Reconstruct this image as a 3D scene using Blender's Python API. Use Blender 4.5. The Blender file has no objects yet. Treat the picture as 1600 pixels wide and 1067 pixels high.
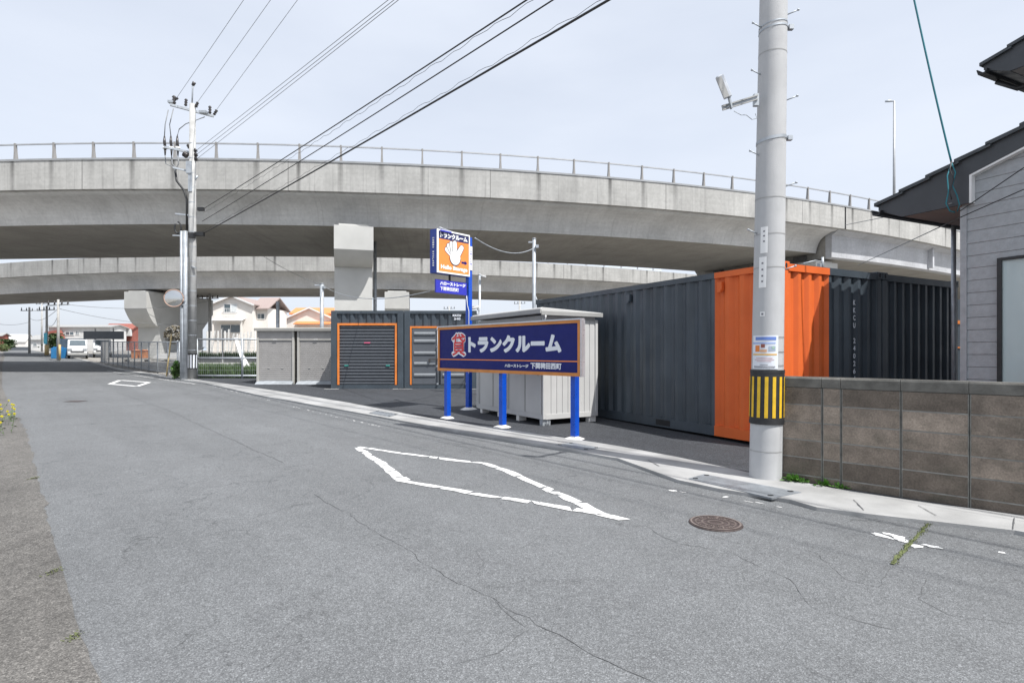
import bpy, math, random
import numpy as np
from mathutils import Vector, Matrix, noise as mn
R = math.radians
random.seed(7)
scene = bpy.context.scene
col = scene.collection
# ------------------------------------------------------------ camera, sky, sun
F = 890.0; HX = 800.0; HY = 550.0; EYE = 1.5       # focal length and horizon of the 1600 px photograph
cam_d = bpy.data.cameras.new("camera"); cam = bpy.data.objects.new("camera", cam_d); col.objects.link(cam)
cam.location = (0, 0, EYE); cam.rotation_euler = (R(90), 0, 0)
cam_d.sensor_width = 36; cam_d.lens = 36 * F / 1600; cam_d.shift_y = (HY - 533.5) / 1600
cam_d.clip_start = 0.05; cam_d.clip_end = 3000
scene.camera = cam
SUN = Vector((0.5, -0.44, 1.06)).normalized()
world = bpy.data.worlds.new("World"); scene.world = world; world.use_nodes = True
nt = world.node_tree; bg = nt.nodes['Background']
sky = nt.nodes.new('ShaderNodeTexSky'); sky.sky_type = 'NISHITA'; sky.sun_disc = False
sky.sun_elevation = math.asin(SUN.z); sky.sun_rotation = math.atan2(SUN.x, SUN.y)
sky.air_density = 1.0; sky.dust_density = 2.5; sky.ozone_density = 1.0
hz = nt.nodes.new('ShaderNodeMix'); hz.data_type = 'RGBA'; hz.inputs[0].default_value = 0.80
hz.inputs[7].default_value = (5.9, 6.3, 7.05, 1)            # thin high cloud veil over the blue
wc = nt.nodes.new('ShaderNodeTexCoord'); wm = nt.nodes.new('ShaderNodeMapping'); wm.inputs[3].default_value = (1.2, 1.2, 4.0); wn = nt.nodes.new('ShaderNodeTexNoise')
wn.inputs['Scale'].default_value = 1.4; wn.inputs['Detail'].default_value = 5; wn.inputs['Roughness'].default_value = .5
wr = nt.nodes.new('ShaderNodeMapRange'); wr.inputs[1].default_value = .35; wr.inputs[2].default_value = .65; wr.inputs[3].default_value = .72; wr.inputs[4].default_value = .88
nt.links.new(wc.outputs['Generated'], wm.inputs[0]); nt.links.new(wm.outputs[0], wn.inputs['Vector']); nt.links.new(wn.outputs[0], wr.inputs[0]); nt.links.new(wr.outputs[0], hz.inputs[0])   # veil thicker here, thinner there
nt.links.new(sky.outputs[0], hz.inputs[6]); nt.links.new(hz.outputs[2], bg.inputs[0])
bg.inputs[1].default_value = 0.107
sd = bpy.data.lights.new("sun", 'SUN'); sd.energy = 4.3; sd.angle = R(0.5); sd.color = (1.0, 0.975, 0.94)
so = bpy.data.objects.new("sun", sd); col.objects.link(so)
so.rotation_euler = SUN.to_track_quat('Z', 'Y').to_euler(); so.location = (20, -20, 40)
scene.view_settings.view_transform = 'Standard'; scene.view_settings.look = 'None'
scene.view_settings.gamma = 1; scene.view_settings.exposure = 0.50

# ------------------------------------------------------------ terrain height and photo-to-place helpers
GP = [(-60, -.66), (0, 0), (14, .15), (20, .27), (24, .34), (30, .43), (45, .72), (70, 1.24), (100, 1.8), (140, 1.95), (900, 2.6)]
def G(Y):
    for (a, za), (b, zb) in zip(GP, GP[1:]):
        if Y <= b: return za + (zb - za) * (Y - a) / (b - a)
    return GP[-1][1]
def gp(px, py):
    k = (py - HY) / F; lo, hi = 0.5, 140.0
    f = lambda Y: (EYE - G(Y)) / Y - k
    for _ in range(60):
        m = (lo + hi) / 2
        if f(m) > 0: lo = m
        else: hi = m
    return Vector(((px - HX) / F * lo, lo, G(lo)))
def P(px, py, Y): return Vector(((px - HX) / F * Y, Y, EYE - (py - HY) / F * Y))
def interp(pts, y):
    for (a, xa), (b, xb) in zip(pts, pts[1:]):
        if y <= b: return xa + (xb - xa) * (y - a) / (b - a)
    (a, xa), (b, xb) = pts[-2:]
    return xa + (xb - xa) * (y - a) / (b - a)

# ------------------------------------------------------------ materials
MATS = {}
def newmat(name):
    m = bpy.data.materials.new(name); m.use_nodes = True; MATS[name] = m
    return m, m.node_tree, m.node_tree.nodes['Principled BSDF']
def N(t, typ, **kw):
    n = t.nodes.new(typ)
    for k, v in kw.items():
        if k[0] == 'i' and k[1:].isdigit(): n.inputs[int(k[1:])].default_value = v
        else: setattr(n, k, v)
    return n
def math_(t, op, a, b=0.5, clamp=False):
    n = t.nodes.new('ShaderNodeMath'); n.operation = op; n.use_clamp = clamp
    for i, v in enumerate((a, b)):
        if isinstance(v, (int, float)): n.inputs[i].default_value = v
        else: t.links.new(v, n.inputs[i])
    return n.outputs[0]
def ramp(t, src, stops):
    n = t.nodes.new('ShaderNodeValToRGB'); e = n.color_ramp.elements
    while len(e) < len(stops): e.new(0.5)
    for el, (p, c) in zip(e, stops):
        el.position = p; el.color = c if isinstance(c, tuple) else (c, c, c, 1)
    t.links.new(src, n.inputs[0]); return n.outputs[0]
def mixc(t, fac, a, b, mode='MIX'):
    n = t.nodes.new('ShaderNodeMix'); n.data_type = 'RGBA'; n.blend_type = mode
    for i, v in ((0, fac), (6, a), (7, b)):
        if isinstance(v, (int, float)): n.inputs[i].default_value = v
        elif isinstance(v, tuple): n.inputs[i].default_value = v if len(v) == 4 else (*v, 1)
        else: t.links.new(v, n.inputs[i])
    return n.outputs[2]
def noise_(t, vec, scale, detail=4, rough=.55, stretch=None):
    if stretch:
        mp = N(t, 'ShaderNodeMapping'); mp.inputs[3].default_value = stretch; t.links.new(vec, mp.inputs[0]); vec = mp.outputs[0]
    n = N(t, 'ShaderNodeTexNoise'); n.inputs['Scale'].default_value = scale; n.inputs['Detail'].default_value = detail
    n.inputs['Roughness'].default_value = rough; t.links.new(vec, n.inputs['Vector']); return n.outputs[0]
def bump_(t, h, strength, dist, bs):
    b = N(t, 'ShaderNodeBump'); b.inputs['Strength'].default_value = strength; b.inputs['Distance'].default_value = dist
    t.links.new(h, b.inputs['Height']); t.links.new(b.outputs[0], bs.inputs['Normal'])
def pm(name, c, rough=.6, var=.12, vs=3.0, bump=0.0, bsc=60, metal=0.0, streak=0.0, c2=None, spec=.5):
    m, t, bs = newmat(name); tc = N(t, 'ShaderNodeTexCoord').outputs['Object']
    c = (*c, 1)
    n1 = noise_(t, tc, vs, 5)
    dark = tuple(x * (1 - var * 1.6) for x in c[:3]) if c2 is None else c2
    lite = tuple(min(1, x * (1 + var)) for x in c[:3])
    out = mixc(t, ramp(t, n1, [(.30, 0.0), (.70, 1.0)]), (*dark, 1), (*lite, 1))
    if streak:
        s = noise_(t, tc, 1.0, 4, .6, (9, 9, 1.1))
        out = mixc(t, math_(t, 'MULTIPLY', ramp(t, s, [(.5, 0.0), (.72, 1.0)]), streak), out, tuple(x * .45 for x in c[:3]) + (1,))
    t.links.new(out, bs.inputs['Base Color'])
    bs.inputs['Metallic'].default_value = metal; bs.inputs['Specular IOR Level'].default_value = spec
    rr = ramp(t, noise_(t, tc, vs * 2.3, 3), [(.3, max(0.02, rough - .08)), (.7, min(1, rough + .08))])
    t.links.new(rr, bs.inputs['Roughness'])
    if bump: bump_(t, noise_(t, tc, bsc, 4), bump, .01, bs)
    return m

def asphalt(name, base, grain=85, contrast=.5, patch=.16, cracks=1.0, tint=(1, 1, 1), bump=.35):
    m, t, bs = newmat(name); tc = N(t, 'ShaderNodeTexCoord').outputs['Object']
    v = N(t, 'ShaderNodeTexVoronoi'); v.inputs['Scale'].default_value = grain; t.links.new(tc, v.inputs['Vector'])
    sep = N(t, 'ShaderNodeSeparateColor'); t.links.new(v.outputs['Color'], sep.inputs[0])
    lum = ramp(t, sep.outputs[0], [(0, 1 - contrast), (.55, 1.0), (.86, 1 + contrast * .8), (1.0, 1 + contrast * 2.2)])
    big = ramp(t, noise_(t, tc, .35, 5), [(.3, 1 - patch), (.7, 1 + patch)])
    mid = ramp(t, noise_(t, tc, 5.5, 4), [(.3, 1 - patch * .6), (.7, 1 + patch * .6)])
    fine = ramp(t, noise_(t, tc, 34, 3), [(.32, 1 - patch * 1.1), (.68, 1 + patch * 1.1)])
    mp0 = N(t, 'ShaderNodeMapping'); mp0.inputs[2].default_value = (0, 0, R(-42)); t.links.new(tc, mp0.inputs[0])
    tr = ramp(t, noise_(t, mp0.outputs[0], 1.0, 4, .6, (.9, .07, 1)), [(.35, 1 - patch * .9), (.65, 1 + patch * .6)])
    x = math_(t, 'MULTIPLY', math_(t, 'MULTIPLY', lum, big), math_(t, 'MULTIPLY', mid, math_(t, 'MULTIPLY', fine, tr)))
    if cracks:
        w = N(t, 'ShaderNodeVectorMath', operation='ADD')
        nn = N(t, 'ShaderNodeTexNoise'); nn.inputs['Scale'].default_value = 1.6; nn.inputs['Detail'].default_value = 6; t.links.new(tc, nn.inputs['Vector'])
        sc = N(t, 'ShaderNodeVectorMath', operation='SCALE'); sc.inputs['Scale'].default_value = 1.3; t.links.new(nn.outputs['Color'], sc.inputs[0])
        t.links.new(tc, w.inputs[0]); t.links.new(sc.outputs[0], w.inputs[1])
        for scale, wd, lo in ((.33, .007, .43), (1.15, .014, .53)):
            vc = N(t, 'ShaderNodeTexVoronoi', feature='DISTANCE_TO_EDGE'); vc.inputs['Scale'].default_value = scale; t.links.new(w.outputs[0], vc.inputs['Vector'])
            line = ramp(t, vc.outputs['Distance'], [(0, 1.0), (wd * scale, 0.0)])
            mask = ramp(t, noise_(t, tc, .45, 3), [(lo - .03, 0.0), (lo + .06, 1.0)])
            k = math_(t, 'MULTIPLY', math_(t, 'MULTIPLY', line, mask), .6 * cracks)
            x = math_(t, 'MULTIPLY', x, math_(t, 'SUBTRACT', 1.0, k))
    cc = N(t, 'ShaderNodeVectorMath', operation='SCALE'); cc.inputs[0].default_value = tuple(base * k for k in tint); t.links.new(x, cc.inputs['Scale'])
    t.links.new(cc.outputs[0], bs.inputs['Base Color'])
    bs.inputs['Roughness'].default_value = .85; bs.inputs['Specular IOR Level'].default_value = .35
    if bump: bump_(t, v.outputs['Distance'], bump, .006, bs)
    return m

def conc_uv(name, c, period=1.93, stain=.65, joint=9.6, soffit=0.0):
    # cast concrete on swept decks: u runs along the deck in metres, v runs round the section in metres
    m, t, bs = newmat(name); tc = N(t, 'ShaderNodeTexCoord').outputs['UV']; ob = t.nodes[-1].outputs['Object']
    sp = N(t, 'ShaderNodeSeparateXYZ'); t.links.new(tc, sp.inputs[0]); u, vv = sp.outputs[0], sp.outputs[1]
    blot = ramp(t, noise_(t, ob, .55, 6, .6), [(.28, .80), (.72, 1.10)])
    fine = ramp(t, noise_(t, ob, 7, 5, .6), [(.3, .90), (.7, 1.06)])
    horiz = ramp(t, noise_(t, tc, 1.0, 4, .6, (.5, 7, 1)), [(.35, .95), (.65, 1.03)])
    x = math_(t, 'MULTIPLY', math_(t, 'MULTIPLY', blot, fine), horiz)
    st = noise_(t, tc, 1.0, 5, .65, (2.6, .22, 1))
    x = math_(t, 'MULTIPLY', x, ramp(t, st, [(.35, 1 - .20 * stain), (.60, 1.0)]))
    if period:
        f = math_(t, 'ABSOLUTE', math_(t, 'SUBTRACT', math_(t, 'FRACT', math_(t, 'DIVIDE', u, period)), .5))
        n2 = noise_(t, tc, .9, 2, .5, (1, .05, 1))
        wdt = math_(t, 'MULTIPLY', n2, .13)
        d = math_(t, 'SUBTRACT', .5, f)
        k = math_(t, 'POWER', math_(t, 'SUBTRACT', 1.0, math_(t, 'DIVIDE', d, math_(t, 'ADD', wdt, .012)), True), .6)
        amp = ramp(t, noise_(t, tc, .31, 2, .5, (1, .02, 1)), [(.40, .05), (.56, 1.0)])
        fade = ramp(t, vv, [(0, 1.0), (1.0, .45)])
        k = math_(t, 'MULTIPLY', math_(t, 'MULTIPLY', math_(t, 'MULTIPLY', k, amp), fade), 1.25 * stain)
        x = math_(t, 'MULTIPLY', x, math_(t, 'SUBTRACT', 1.0, k, True))
    dr = ramp(t, noise_(t, tc, 1.0, 3, .7, (7.5, .10, 1)), [(.56, 1.0), (.70, 1 - .42 * stain)])
    x = math_(t, 'MULTIPLY', x, dr)
    if joint:
        f = math_(t, 'ABSOLUTE', math_(t, 'SUBTRACT', math_(t, 'FRACT', math_(t, 'DIVIDE', math_(t, 'ADD', u, 3.3), joint)), .5))
        x = math_(t, 'MULTIPLY', x, ramp(t, f, [(.0, .45), (.0028, .55), (.0036, 1.0)]))
    cc = N(t, 'ShaderNodeVectorMath', operation='SCALE'); cc.inputs[0].default_value = c; t.links.new(x, cc.inputs['Scale'])
    t.links.new(cc.outputs[0], bs.inputs['Base Color']); bs.inputs['Roughness'].default_value = .85
    bs.inputs['Specular IOR Level'].default_value = .3
    bump_(t, noise_(t, ob, 30, 4), .15, .01, bs)
    return m

M_road = asphalt('asphalt_road', .145, 175, .34, .10, .6, (.965, 1.0, 1.03))
M_lot = asphalt('asphalt_lot', .050, 110, .5, .14, 0, (.92, .99, 1.12))
M_shoulder = asphalt('worn_shoulder', .118, 150, .4, .2, .8, (1.05, 1.0, .93))
M_earth = asphalt('earth_gravel', .26, 30, .4, .25, 0, (1.05, 1.0, .92))
M_kerb = pm('kerb_concrete', (.35, .35, .345), .85, .20, 1.6, .3, 90)
M_plate = pm('drain_plate_steel', (.27, .29, .31), .55, .18, 6, .4, 120, .3)
M_parapet = conc_uv('parapet_concrete', (.46, .455, .435))
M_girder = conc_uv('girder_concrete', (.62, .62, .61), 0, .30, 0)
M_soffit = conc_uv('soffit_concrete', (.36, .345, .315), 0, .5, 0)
M_web = conc_uv('pale_web_concrete', (.50, .51, .53), 0, .3, 0)
M_pier = pm('pier_concrete', (.50, .50, .48), .8, .06, .8, .15, 30)
M_bearing = pm('bearing_dark', (.12, .12, .12), .7)
M_rail = pm('guard_rail_metal', (.44, .45, .46), .5, .1, 2, metal=.4)
M_post = pm('guard_post_metal', (.30, .29, .28), .6, .15, 2)
M_pole = pm('pole_concrete', (.46, .465, .47), .75, .06, 3, .25, 120, streak=.12)
M_poleold = pm('old_pole_concrete', (.42, .42, .41), .8, .12, 4, .2, 60)
M_galv = pm('galvanised_steel', (.42, .45, .48), .5, .14, 5, metal=.4)
M_black = pm('black_rubber', (.022, .023, .025), .55, .2, 8)
M_blackins = pm('dark_porcelain', (.05, .045, .045), .35)
M_yellow = pm('safety_yellow', (.72, .45, .02), .5, .1, 12)
M_cgrey = pm('container_slate', (.056, .072, .088), .42, .16, 1.4, .10, 14, streak=.3)
M_corange = pm('container_orange', (.70, .142, .034), .5, .06, 2.0, .08, 20, streak=.06, spec=.3)
M_orange = pm('orange_trim', (.74, .22, .04), .45)
M_shut = pm('slate_shutter', (.10, .11, .125), .45, .06, 4)
M_doorrib = pm('door_rib_grey', (.20, .215, .23), .45, .06, 4)
M_bikeshut = pm('warm_grey_shutter', (.33, .32, .31), .45, .06, 4)
M_bikeframe = pm('box_frame_grey', (.42, .41, .38), .5, .06, 4)
M_shed = pm('shed_panel_white', (.52, .52, .51), .45, .04, 2)
M_shedtrim = pm('shed_trim_grey', (.34, .34, .33), .45, .06, 3)
M_blue = pm('post_blue', (.004, .07, .47), .32, .06, 6)
M_navy = pm('sign_navy', (.007, .012, .135), .45, .05, 6, spec=.25)
M_signblue = pm('panel_blue', (.03, .035, .42), .4, .05, 6)
M_signorange = pm('sign_orange', (.86, .26, .055), .4, .05, 6)
M_frame_or = pm('sign_frame_orange', (.58, .22, .05), .5, .08, 6)
M_white = pm('white_paint', (.80, .80, .79), .45, .03, 4)
M_letter = pm('letter_white', (.74, .77, .82), .4, .02, 4)
M_red = pm('letter_red', (.62, .03, .035), .4, .04, 6)
M_alu = pm('aluminium_trim', (.55, .57, .60), .35, .08, 5, metal=.5)
M_footing = pm('white_mortar', (.74, .73, .70), .9, .08, 8, .5, 40)
M_siding = pm('grey_siding', (.365, .38, .395), .75, .08, 14, .35, 45)
M_fascia = pm('dark_fascia', (.050, .055, .062), .5, .08, 3)
M_soff = pm('soffit_taupe', (.36, .32, .29), .7, .05, 3)
M_tile = pm('roof_tile_dark', (.055, .063, .070), .5, .18, 6, .2, 30)
M_dark = pm('dark_void', (.02, .02, .022), .8)
M_manhole = pm('manhole_iron', (.085, .066, .062), .6, .25, 20, .5, 80, .3)
M_cable = pm('black_cable', (.025, .025, .027), .5)
M_thincable = pm('thin_grey_cable', (.22, .23, .24), .5)
M_cream = pm('cream_render', (.78, .74, .69), .8, .03, 1)
M_whitewall = pm('white_render', (.62, .62, .61), .8, .08, 1)
M_orangetile = pm('orange_roof_tile', (.70, .26, .10), .7, .12, 8)
M_browntile = pm('brown_roof_tile', (.34, .27, .25), .7, .12, 8)
M_green = pm('leaf_green', (.09, .145, .05), .7, .3, 9)
M_green2 = pm('leaf_dark_green', (.05, .10, .03), .7, .3, 9)
M_weed = pm('bright_weed_green', (.10, .24, .035), .6, .2, 9)
M_drybrush = pm('dry_brush', (.27, .24, .18), .8, .3, 9)
M_flower = pm('yellow_petal', (.80, .72, .05), .6)
M_bamboo = pm('bamboo_pole', (.52, .40, .20), .6, .15, 9)
M_bluetarp = pm('blue_sheet', (.03, .19, .42), .5, .1, 3)
M_palewall = pm('pale_blue_wall', (.35, .48, .62), .7, .1, 3)
M_rust = pm('rust_red_sheet', (.30, .10, .075), .7, .15, 3)
M_glass = pm('window_glass', (.10, .13, .15), .08, .05, 2, spec=.9)
M_curtain = pm('curtain_white', (.62, .66, .67), .7, .08, 5)
M_carpaint = pm('white_car_paint', (.75, .76, .77), .25, .02, 2)
M_tyre = pm('tyre_black', (.03, .03, .03), .8)
M_wood = pm('grey_stake_wood', (.78, .78, .77), .8, .08, 6)
M_crate = pm('brown_orange_box', (.55, .22, .09), .6, .15, 4)
M_teal = pm('teal_cable', (.01, .16, .20), .5)
M_poster = pm('poster_paper', (.70, .73, .78), .5, .02, 4)
M_posterblue = pm('poster_blue', (.13, .22, .55), .5)
M_ink = pm('grey_ink', (.18, .18, .2), .6)
M_moss = pm('moss', (.12, .14, .055), .9, .3, 20, .5, 90)
M_teal2 = pm('teal_handle', (.02, .30, .25), .5)
M_pink = pm('pink_handle', (.75, .12, .25), .5)
# worn thermoplastic paint: stays opaque, chipped patches show the road colour
def worn(name, lo, hi):
    m, t, bs = newmat(name); tc = N(t, 'ShaderNodeTexCoord').outputs['Object']
    k = ramp(t, noise_(t, tc, 24, 5, .65), [(lo, 0.0), (hi, 1.0)])
    out = mixc(t, k, (.19, .195, .2, 1), (.70, .70, .69, 1)); t.links.new(out, bs.inputs['Base Color']); bs.inputs['Roughness'].default_value = .7
    bump_(t, noise_(t, tc, 120, 3), .3, .006, bs); return m
M_crack = pm('crack_fill', (.092, .094, .097), .95, .3, 12)
M_mark = worn('road_paint', .36, .44); M_markworn = worn('road_paint_worn', .49, .55)
# mirror
m_, t_, b_ = newmat('mirror_face'); b_.inputs['Base Color'].default_value = (.62, .63, .62, 1); b_.inputs['Metallic'].default_value = 1; b_.inputs['Roughness'].default_value = .12
M_mirror = m_
# glass-fibre noise panels on the far viaduct, translucent grey
m_, t_, b_ = newmat('clear_panel'); b_.inputs['Base Color'].default_value = (.78, .84, .90, 1); b_.inputs['Roughness'].default_value = .3; b_.inputs['Alpha'].default_value = .35
M_panel = m_
# block wall: every block its own tone
def blockmat(name, c, var, damp):
    m, t, bs = newmat(name); tc = N(t, 'ShaderNodeTexCoord').outputs['Object']
    at = N(t, 'ShaderNodeAttribute', attribute_name='tone')
    n1 = ramp(t, noise_(t, tc, 4.5, 6, .65), [(.28, .55), (.72, 1.25)])
    n2 = ramp(t, noise_(t, tc, 60, 3, .7), [(.3, .72), (.7, 1.25)])
    x = math_(t, 'MULTIPLY', math_(t, 'MULTIPLY', n1, n2), at.outputs['Fac'])
    cc = N(t, 'ShaderNodeVectorMath', operation='SCALE'); cc.inputs[0].default_value = c; t.links.new(x, cc.inputs['Scale'])
    moss = ramp(t, noise_(t, tc, 2.2, 4, .6, (1, 1, 2)), [(.52, 0.0), (.75, .55)])
    t.links.new(mixc(t, moss, cc.outputs[0], (.045, .050, .035, 1)), bs.inputs['Base Color']); bs.inputs['Roughness'].default_value = .9
    bump_(t, noise_(t, tc, 85, 4, .7), .6, .006, bs); return m
M_block = blockmat('wall_block', (.285, .235, .19), .2, 0)
M_mortar = pm('wall_mortar', (.25, .245, .225), .9, .2, 10, .4, 60)
M_cope = pm('coping_block', (.15, .145, .13), .9, .25, 6, .5, 70)

# ------------------------------------------------------------ mesh builder
class MB:
    def __init__(s): s.v = []; s.f = []; s.m = []; s.uv = {}; s.sm = []; s.tone = []
    def add(s, vs, fs, mi=0, smooth=False, tone=1.0):
        o = len(s.v); s.v += [tuple(v) for v in vs]
        for f in fs: s.f.append([i + o for i in f]); s.m.append(mi); s.sm.append(smooth); s.tone.append(tone)
        return s
    def box(s, a, b, mi=0, tone=1.0):
        x0, y0, z0 = a; x1, y1, z1 = b
        return s.add([(x0, y0, z0), (x1, y0, z0), (x1, y1, z0), (x0, y1, z0), (x0, y0, z1), (x1, y0, z1), (x1, y1, z1), (x0, y1, z1)],
                     [(0, 3, 2, 1), (4, 5, 6, 7), (0, 1, 5, 4), (1, 2, 6, 5), (2, 3, 7, 6), (3, 0, 4, 7)], mi, False, tone)
    def cbox(s, c, d, mi=0): return s.box([c[i] - d[i] / 2 for i in range(3)], [c[i] + d[i] / 2 for i in range(3)], mi)
    def bar(s, a, b, w, h=None, mi=0):          # square bar from a to b
        a = Vector(a); b = Vector(b); d = (b - a).normalized(); h = h or w
        up = Vector((0, 0, 1)) if abs(d.z) < .95 else Vector((1, 0, 0))
        x = d.cross(up).normalized() * w / 2; y = d.cross(x).normalized() * h / 2
        vs = [p + i * x + j * y for p in (a, b) for i, j in ((-1, -1), (1, -1), (1, 1), (-1, 1))]
        return s.add(vs, [(0, 1, 2, 3), (7, 6, 5, 4), (0, 4, 5, 1), (1, 5, 6, 2), (2, 6, 7, 3), (3, 7, 4, 0)], mi)
    def tube(s, pts, r, n=8, mi=0, caps=True):
        pts = [Vector(p) for p in pts]; rs = r if isinstance(r, (list, tuple)) else [r] * len(pts); vs = []; fs = []
        for i, p in enumerate(pts):
            d = (pts[min(i + 1, len(pts) - 1)] - pts[max(i - 1, 0)]).normalized()
            up = Vector((0, 0, 1)) if abs(d.z) < .9 else Vector((1, 0, 0))
            x = d.cross(up).normalized(); y = d.cross(x).normalized()
            for k in range(n):
                a = 2 * math.pi * k / n; vs.append(p + rs[i] * (math.cos(a) * x + math.sin(a) * y))
        for i in range(len(pts) - 1):
            for k in range(n): fs.append((i * n + k, i * n + (k + 1) % n, (i + 1) * n + (k + 1) % n, (i + 1) * n + k))
        s.add(vs, fs, mi, True)
        if caps:
            o = len(s.v) - len(vs)
            s.f.append([o + k for k in range(n)][::-1]); s.m.append(mi); s.sm.append(False); s.tone.append(1)
            s.f.append([len(s.v) - n + k for k in range(n)]); s.m.append(mi); s.sm.append(False); s.tone.append(1)
        return s
    def prism(s, poly, axis, a, b, mi=0):       # poly in the two other axes, extruded along axis
        def mk(p, t):
            q = list(p); q.insert(axis, t); return tuple(q)
        n = len(poly); vs = [mk(p, a) for p in poly] + [mk(p, b) for p in poly]
        fs = [tuple(range(n))[::-1], tuple(range(n, 2 * n))] + [(i, (i + 1) % n, n + (i + 1) % n, n + i) for i in range(n)]
        return s.add(vs, fs, mi)
    def quad(s, a, b, c, d, mi=0): return s.add([a, b, c, d], [(0, 1, 2, 3)], mi)
    def corr(s, x0, x1, z0, z1, y, depth, pitch, mi=0):   # corrugated sheet in the x-z plane; outer face at y, inner at y+depth
        n = max(1, round(abs(x1 - x0) / pitch)); p = (x1 - x0) / n; xs = [(x0, y)]
        for k in range(n):
            b = x0 + k * p; xs += [(b + p * .26, y), (b + p * .5, y + depth), (b + p * .76, y + depth)]
            xs.append((b + p, y))
        vs = [(x, yy, z) for x, yy in xs for z in (z0, z1)]
        return s.add(vs, [(2 * i, 2 * i + 2, 2 * i + 3, 2 * i + 1) for i in range(len(xs) - 1)], mi)
    def build(s, name, mats, parent=None, xf=None, bevel=0):
        me = bpy.data.meshes.new(name); vs = s.v
        if xf: vs = [tuple(xf @ Vector(v)) for v in vs]
        me.from_pydata(vs, [], s.f)
        for m in (mats if isinstance(mats, (list, tuple)) else [mats]): me.materials.append(m)
        me.polygons.foreach_set('material_index', s.m); me.polygons.foreach_set('use_smooth', s.sm)
        if s.uv:
            l = me.uv_layers.new(name='uv')
            for pi, p in enumerate(me.polygons):
                for k, li in enumerate(p.loop_indices): l.data[li].uv = s.uv[pi][k]
        if any(t != 1.0 for t in s.tone):
            a = me.attributes.new('tone', 'FLOAT', 'FACE'); a.data.foreach_set('value', s.tone)
        me.validate(); me.update()
        o = bpy.data.objects.new(name, me); col.objects.link(o)
        if parent: o.parent = parent
        if bevel:
            b = o.modifiers.new('bevel', 'BEVEL'); b.width = bevel; b.segments = 2; b.limit_method = 'ANGLE'
        return o
def tag(o, label=None, cat=None, group=None, kind=None):
    if label: o['label'] = label
    if cat: o['category'] = cat
    if group: o['group'] = group
    if kind: o['kind'] = kind
    return o
def empty(name, loc, rz=0, label=None, cat=None, group=None):
    o = bpy.data.objects.new(name, None); col.objects.link(o); o.location = loc; o.rotation_euler = (0, 0, rz)
    o.empty_display_size = .2
    return tag(o, label, cat, group)
def copy_tree(o, parent=None):
    c = o.copy(); col.objects.link(c)
    if parent: c.parent = parent
    for ch in [x for x in scene_children(o)]: copy_tree(ch, c)
    return c
def scene_children(o): return [x for x in bpy.data.objects if x.parent == o]
def struct(o): o['kind'] = 'structure'; return o

def text_obj(s, name, m, parent, x0, x1, z0, z1, y, depth=.004, off=.0, flat=True, xf=None, big=False):
    cu = bpy.data.curves.new('t', 'FONT'); cu.body = s; cu.size = 1; cu.offset = off; cu.resolution_u = 3
    o = bpy.data.objects.new('t', cu); col.objects.link(o)
    dg = bpy.context.evaluated_depsgraph_get(); dg.update()
    me = bpy.data.meshes.new_from_object(o.evaluated_get(dg)); bpy.data.objects.remove(o)
    vs = [v.co.copy() for v in me.vertices]
    if not vs: return None
    ax = min(v.x for v in vs); bx = max(v.x for v in vs); ay = min(v.y for v in vs); by = max(v.y for v in vs)
    b = MB(); base = []
    for v in vs:
        u = (v.x - ax) / (bx - ax); w = (v.y - ay) / max(1e-6, by - ay)
        base.append((x0 + off + (x1 - x0 - 2 * off) * u, z0 + off + (z1 - z0 - 2 * off) * w))
    fs = [list(p.vertices) for p in me.polygons]
    b.add([(x, y, z) for x, z in base], fs)
    nr = 0 if off <= 0 else (12 if big else 8)
    for k in range(nr):
        a = 2 * math.pi * k / nr; b.add([(x + off * math.cos(a), y + .00012 * (k + 1), z + off * math.sin(a)) for x, z in base], fs)
    bpy.data.meshes.remove(me)
    return b.build(name, m, parent, xf)

# ------------------------------------------------------------ ground, road, lot, kerb
lowpx = [(1586, 835), (1465, 821), (1350, 808), (1276, 798), (1235, 786), (1127, 769), (1060, 754.5), (965, 719.5), (951.5, 717.5), (850, 698.5),
         (766, 686), (680, 669.5), (608, 656), (522, 640), (410, 620), (320, 600), (247.5, 588.5), (181.5, 577), (124, 561.7), (95, 557)]
upppx = [(1600, 811), (1451, 791), (1330, 773), (1219, 751), (1168, 742), (1060, 718), (965, 700), (878, 686), (680, 657), (545, 631), (432, 612),
         (320, 596), (247.5, 585.5), (181.5, 575), (124, 560.3), (95, 556)]
low = sorted((gp(*p).y, gp(*p).x) for p in lowpx); upp = sorted((gp(*p).y, gp(*p).x) for p in upppx)
# far end of the road, and the run towards and past the camera
def ext(l, far): 
    (y0, x0), (y1, x1) = l[0], l[1]; s = (x1 - x0) / (y1 - y0)
    s = -0.85
    return [(-25, x0 + s * (-25 - y0))] + l + far
low = ext(low, [(80, (66 - 800) / F * 80), (100, (52 - 800) / F * 100), (140, (43 - 800) / F * 140), (300, (40 - 800) / F * 300)])
upp = ext(upp, [(80, (67.5 - 800) / F * 80), (100, (53.5 - 800) / F * 100), (140, (44 - 800) / F * 140), (300, (41 - 800) / F * 300)])
LX = lambda Y: interp(low, Y); UX = lambda Y: max(interp(upp, Y), LX(Y) + .12)
lef = [(-25, -1.85 + 27.46 * .9), (2.46, -1.85), (4.27, -3.5), (9.4, -8.05), (20, -17.9), (40, -35.8), (60, -53.4), (80, -71.4), (100, -89.5), (140, -126), (300, -265)]
EX = lambda Y: interp(lef, Y)
gy = sorted(set([g[0] for g in GP if g[0] < 800] + [g[0] for g in GP if 0] + [y for y, _ in low] + [y for y, _ in upp] + [y for y, _ in lef] + [-10, -5, -2, 1, 3, 5, 7, 9, 12, 16, 18, 22, 26, 28, 35, 50]))
gy = sorted(set([y for y in gy if -25 <= y <= 300] + [1.5 + .11 * k for k in range(96)]))
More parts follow.
